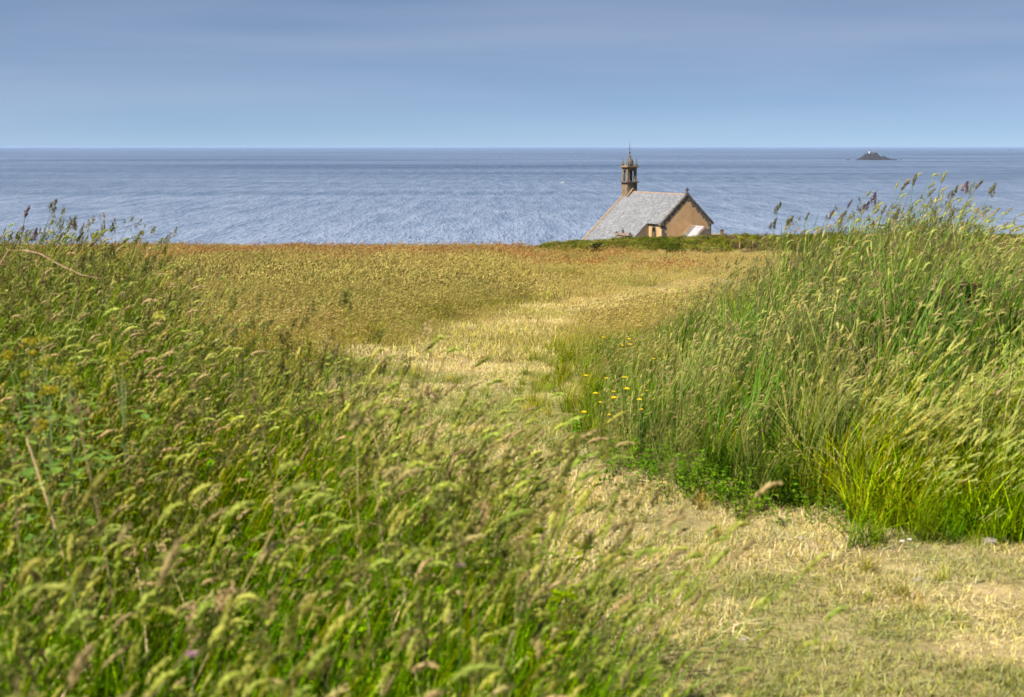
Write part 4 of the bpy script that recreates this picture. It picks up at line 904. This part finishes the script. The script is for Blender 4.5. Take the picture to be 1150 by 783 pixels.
# bell turret
tw = MB(); hwid = .88; TY = LN-.85; z0 = RZ-1.4; z1 = RZ+1.35
tw.box(-hwid, hwid, TY-hwid, TY+hwid, z0, z1)
tur = tw.build('bell_turret', M_TOWER, ch)
def rim(mb, h, z, t, cx=0, cy=TY): mb.box(cx-h, cx+h, cy-h, cy+h, z, z+t)
mb = MB(); rim(mb, hwid+.10, z1+.003, .08); rim(mb, hwid+.25, z1+.086, .15); mb.build('cornice', M_GRANITE, tur)
zb = z1+.24; HB = 2.05
mb = MB(); pw_ = .37; hb = hwid-.06
for sx_ in (-1, 1):
    for sy_ in (-1, 1): mb = MB(); mb.box(*sorted((sx_*hb, sx_*(hb-pw_))), *sorted((TY+sy_*hb, TY+sy_*(hb-pw_))), zb, zb+HB); mb.build('corner_pier', M_TOWER, tur)
mb = MB(); io = hb-pw_+.002
def arch_head(mb, axis, off0, off1, c):
    n = 10; zt = zb+HB; zs = zb+HB*.66; r = io
    for i in range(n):
        a0 = PI*i/n; a1 = PI*(i+1)/n
        q = [(c-r*math.cos(a0), zs+r*.95*math.sin(a0)), (c-r*math.cos(a1), zs+r*.95*math.sin(a1)), (c-r*math.cos(a1), zt), (c-r*math.cos(a0), zt)]
        mb.prism(q, off0, off1, axis=axis)
arch_head(mb, 'y', TY-hb+.01, TY-hb+pw_-.02, 0); arch_head(mb, 'y', TY+hb-pw_+.02, TY+hb-.01, 0)
arch_head(mb, 'x', -hb+.01, -hb+pw_-.02, TY); arch_head(mb, 'x', hb-pw_+.02, hb-.01, TY)
mb.build('arches', M_TOWER, tur)
mb = MB(); zc = zb+HB+.003; rim(mb, hwid+.04, zc, .12); rim(mb, hwid+.24, zc+.123, .14); rim(mb, hwid+.02, zc+.266, .10); mb.build('cornice', M_LICHEN, tur)
zp = zc+.37
for sx_ in (-1, 1):
    for sy_ in (-1, 1):
        cx, cy = sx_*(hwid-.12), TY+sy_*(hwid-.12); mb = MB()
        mb.lathe([(.20,zp),(.20,zp+.22),(.24,zp+.25),(.24,zp+.30),(.15,zp+.34),(.10,zp+.75),(.05,zp+.95),(.09,zp+1.0),(.01,zp+1.12)], 6, cx, cy)
        mb.build('pinnacle', M_GRANITE, tur)
mb = MB(); mb.lathe([(.66,zp),(.66,zp+.18),(.60,zp+.22),(.52,zp+.55),(.58,zp+.58),(.42,zp+.80),(.25,zp+1.15),(.20,zp+1.45),(.24,zp+1.50),(.12,zp+1.62),(.10,zp+1.9),(.17,zp+1.98),(.17,zp+2.06),(.05,zp+2.14)], 8, 0, TY, rot=PI/8)
for k in range(4):
    a = PI/2*k; mb.lathe([(.13,zp+.2),(.13,zp+.62),(.16,zp+.65),(.02,zp+.95)], 5, .5*math.cos(a), TY+.5*math.sin(a))
mb.build('spirelet', M_GRANITE, tur)
mb = MB(); mb.tube([(0,TY,zp+2.1),(0,TY,zp+2.8),(0,TY,zp+3.75)], [.05,.035,.015], 6); mb.box(-.16,.16,TY-.02,TY+.02,zp+2.55,zp+2.60); mb.build('finial_rod', M_IRON, tur)
mb = MB(); mb.lathe([(.42,zb+.55),(.38,zb+.66),(.30,zb+.90),(.25,zb+1.15),(.12,zb+1.28),(.02,zb+1.30)], 14, 0, TY); mb.box(-.05,.05,TY-.75,TY+.75,zb+1.30,zb+1.42); mb.box(-.03,.03,TY-.03,TY+.03,zb+.5,zb+.63); mb.build('bell', M_BRONZE, tur)
# small raised gable coping abutting the turret on the roof
mb = MB()
for sg in (-1, 1): mb.prism([(sg*0,RZ+.62),(sg*0,RZ+.42),(sg*.85,RZ-.62),(sg*1.0,RZ-.55)], TY-hwid-.35, TY-hwid-.01)
mb.build('turret_coping', M_LICHEN, ch)

# sacristy in front of the ochre gable
SZ = RZ-4.55; SX = .75; SW = 2.15; SL = 3.6; sp = .92
g = MB(); g.prism([(SX-SW,-1),(SX+SW,-1),(SX+SW,SZ-SW*sp),(SX,SZ-.1),(SX-SW,SZ-SW*sp)], -SL, -SL+.4); g.box(SX-SW, SX-SW+.4, -SL+.4, -.002, -1, SZ-SW*sp-.02); g.box(SX+SW-.4, SX+SW, -SL+.4, -.002, -1, SZ-SW*sp-.02)
sac = g.build('sacristy', M_RUBBLE, ch)
rf = MB(); slab(rf, SX, SZ-.06, SX-SW-.2, SZ-.06-(SW+.2)*sp, -SL+.25, -1.35, th=.12, ny=6, wob=.02); slab(rf, SX, SZ-.06, SX+SW+.2, SZ-.06-(SW+.2)*sp, -SL+.25, -1.35, th=.12, ny=6, wob=.02)
rf.build('roof', M_SLATE2, sac)
rf = MB(); slab(rf, SX, SZ-.06, SX-SW-.2, SZ-.06-(SW+.2)*sp, -1.345, -.25, th=.13, ny=4, wob=.02); slab(rf, SX, SZ-.06, SX+SW+.2, SZ-.06-(SW+.2)*sp, -1.345, -.25, th=.13, ny=4, wob=.02)  # darker strip of roof beside the gable
o = rf.build('roof', M_GRANITE, sac); o['label'] = 'dark strip of the sacristy roof against the gable'
mb = MB()
for sg in (-1, 1):
    mb.prism([(SX,SZ+.22),(SX,SZ-.08),(SX+sg*(SW+.25),SZ-.08-(SW+.25)*sp),(SX+sg*(SW+.4),SZ+.05-(SW+.25)*sp)], -.245, -.035)
mb.build('coping', M_LICHEN, sac)
mb = MB(); mb.prism([(SX-.14,SZ-.06),(SX,SZ+.12),(SX+.14,SZ-.06)], -SL+.2, -.26); mb.build('ridge', M_RIDGE, sac)
# south porch gable peeping over the bank at the left
PX = -WA-.9; PY = 9.0
pz = at(698, 262.5, YC+5).z - ZB
# local position that projects at px 698
mw = Matrix.Rotation(-ROT, 3, 'Z') @ (at(698, 262, 236.5) - ch.location)
PX, PY = mw.x, mw.y; pz = mw.z
g = MB(); g.prism([(PY-1.9,-1),(PY+1.9,-1),(PY+1.9,pz-.75),(PY+1.1,pz-.30),(PY,pz),(PY-1.1,pz-.30),(PY-1.9,pz-.75)], PX, PX+.5, axis='x')
pg = g.build('porch_gable', M_RUBBLE, ch)
mb = MB(); mb.prism([(PY-2.1,pz-.30),(PY+2.1,pz-.30),(PY+2.1,pz-.12),(PY+.4,pz+.03),(PY-.4,pz+.03),(PY-2.1,pz-.12)], PX-.12, PX+.62, axis='x'); mb.build('coping', M_RIDGE, pg)
for a_ in (PY-2.05, PY+1.8): mb = MB(); mb.box(PX+.12, PX+.40, a_, a_+.25, pz-.12, pz+.15); mb.build('kneeler', M_GRANITE, pg)
mb = MB(); mb.box(PX+.1, PX+.35, PY-.14, PY+.14, pz+.032, pz+.38); mb.lathe([(.16,pz+.38),(.2,pz+.5),(.02,pz+.62)], 6, PX+.22, PY); mb.build('finial', M_GRANITE, pg)

# low outbuilding with chimney right behind the chapel
pb = at(806, 262.5, 246); ob = empty('outbuilding', (pb.x+.2, pb.y, ZB), R(10)); tag(ob, 'low stone outbuilding with small chimney just right of the chapel', 'outbuilding')
hz_ = pb.z-ZB
mb = MB(); mb.box(-1.1, .9, -1.2, 1.2, -1, hz_-.6); mb.build('wall', M_RUBBLE, ob)
rf = MB(); rf.prism([(-1.35,hz_-.75),(1.35,hz_-.75),(0,hz_+.05)], -1.3, 1.1, axis='x'); r_ = rf.build('roof', M_RIDGE, ob)
mb = MB(); mb.box(.2,.65,-.25,.2,hz_-.2,hz_+.55); mb.box(.14,.71,-.31,.26,hz_+.553,hz_+.65); mb.build('chimney', M_TOWER, r_)

# ------------------------------------------------------------------ islet with lighthouse
M_ISLET = noise_mat('dark_islet_rock', [(.3,(.015,.016,.018)),(.6,(.03,.03,.03)),(.8,(.05,.048,.045))], scale=.06, detail=8, bump=1, bumpscale=.15, bdist=4)
M_WHITE = noise_mat('white_lighthouse_paint', [(.3,(.55,.55,.52)),(.7,(.72,.72,.70))], scale=1, bump=0)
M_HOUSE = noise_mat('grey_house_render', [(.3,(.16,.17,.18)),(.7,(.24,.25,.26))], scale=1, bump=0)
M_RED = noise_mat('red_lantern_paint', [(.3,(.20,.04,.03)),(.7,(.28,.06,.04))], scale=1, bump=0)
YI = 7400.0
def islet(px0, px1, base_py, prof, label, name='rocky_islet', depth=.5):
    """irregular rock: rows of ridge heights (u 0..1, height px)"""
    mpp = YI/F; c = at((px0+px1)/2, base_py, YI); Wm = (px1-px0)*mpp; nx_, ny_ = 60, 26; vs = []; fs = []
    us = [q[0] for q in prof]; hs = [q[1] for q in prof]; rs = np.random.default_rng(int(px0))
    for j in range(ny_+1):
        v = j/ny_*2-1
        for i in range(nx_+1):
            u = i/nx_; X = (u-.5)*Wm; Yd = v*Wm*depth*.5; hh = np.interp(u, us, hs)*mpp*1.0
            f = (1-abs(v)**1.6)**.8; h = hh*f*(.72+.5*float(fbm(np.array(u*14+px0), np.array(v*7+3.))))-2.2*(1-f)
            vs.append((X, Yd, h))
    for j in range(ny_):
        for i in range(nx_): a = j*(nx_+1)+i; fs.append((a, a+1, a+nx_+2, a+nx_+1))
    mb = MB(); mb.add(vs, fs); o = mb.build(name, M_ISLET); o.location = (c.x, c.y, Z_SEA-.3); tag(o, label, 'islet'); return o, c
isl, ic = islet(959.5, 1004, 179.6, [(0,0),(.05,.6),(.12,2.0),(.2,4.0),(.27,6.4),(.32,7.8),(.40,7.4),(.5,8.2),(.56,7.6),(.62,4.8),(.66,4.2),(.72,4.6),(.78,3.9),(.84,2.6),(.9,1.4),(.96,1.0),(1,0)], 'dark rocky islet on the horizon carrying the small lighthouse')
islet(950.2, 954.6, 179.5, [(0,0),(.3,.9),(.7,.9),(1,0)], 'tiny low rock in the sea left of the lighthouse islet')
islet(1001, 1008, 178.6, [(0,0),(.2,1.2),(.5,.9),(.75,1.4),(1,0)], 'low double-humped rock touching the right tip of the lighthouse islet')
islet(1010.8, 1013.2, 180.4, [(0,0),(.5,1.2),(1,0)], 'tiniest rock in the sea right of the lighthouse islet')
mpp = YI/F; lx = (976.6-575)*YI/F*1.0
lp = at(977.5, 172.6, YI); lh = empty('lighthouse', (lp.x, YI, lp.z-5)); tag(lh, 'small lighthouse with white keeper house on top of the rocky islet', 'lighthouse')
mb = MB(); mb.lathe([(3.0,-2),(2.8,5),(2.4,17)], 10, -4.5, 0); mb.build('tower', M_WHITE, lh)
mb = MB(); mb.lathe([(3.0,17.01),(3.0,18),(2.1,18.1),(2.1,21),(2.6,21.2),(.3,23.5)], 10, -4.5, 0); mb.build('lantern', M_RED, lh)
hs_ = MB(); hs_.box(-1.2, 12, -4, 4, -2, 8); hs_.build('house', M_HOUSE, lh)
hs_ = MB(); hs_.prism([(-4.6,8),(4.6,8),(0,11.5)], -1.6, 12.4, axis='x'); hs_.build('house_roof', M_ISLET, lh)

# ------------------------------------------------------------------ small white boat far out
Yb = (EYE.z-Z_SEA)/0.0224*.995; pb = at(631.5, 205, Yb); bt = empty('motor_boat', (pb.x, pb.y, Z_SEA), R(8)); tag(bt, 'tiny white motor boat alone on the open sea left of the chapel turret', 'boat')
mb = MB(); secs = [(-3.8,1.15,.9),(-1,1.3,.95),(1.8,1.1,1.1),(3.3,.55,1.3),(4.1,.05,1.45)]
vs = []; 
for x_, w_, h_ in secs: vs += [(x_,-w_,h_),(x_,-w_*.7,-.3),(x_,0,-.5),(x_,w_*.7,-.3),(x_,w_,h_)]
fs = [(i*5+k, i*5+k+1, (i+1)*5+k+1, (i+1)*5+k) for i in range(4) for k in range(5-1)] + [(i*5, (i+1)*5, (i+1)*5+4, i*5+4) for i in range(4)] + [(0,1,2,3,4)]
mb.add(vs, fs); mb.build('hull', M_WHITE, bt)
mb = MB(); mb.prism([(-.2,1.0),(1.9,1.1),(1.3,2.3),(.0,2.4)], -.8, .8); mb.build('cabin', M_WHITE, bt)
mb = MB(); mb.tube([(3.6,0,1.3),(3.9,0,3.2)], .12); mb.box(3.5,4.2,-.3,.3,2.2,3.0); mb.build('bow_rail', M_WHITE, bt)

# ------------------------------------------------------------------ sea air
USE_HAZE = True
if USE_HAZE:
    mb = MB(); mb.box(-190000, 190000, -190000, 190000, Z_SEA-1.5, 8)
    m, t, p = mat('sea_air'); t.nodes.remove(p); v = t.nodes.new('ShaderNodeVolumePrincipled')
    v.inputs['Color'].default_value = (.50,.68,1.0,1); v.inputs['Density'].default_value = 1.2e-5; v.inputs['Anisotropy'].default_value = 0
    t.links.new(v.outputs[0], t.nodes['Material Output'].inputs['Volume'])
    tag(mb.build('haze', m), 'thin blue sea haze', 'haze', kind='stuff')
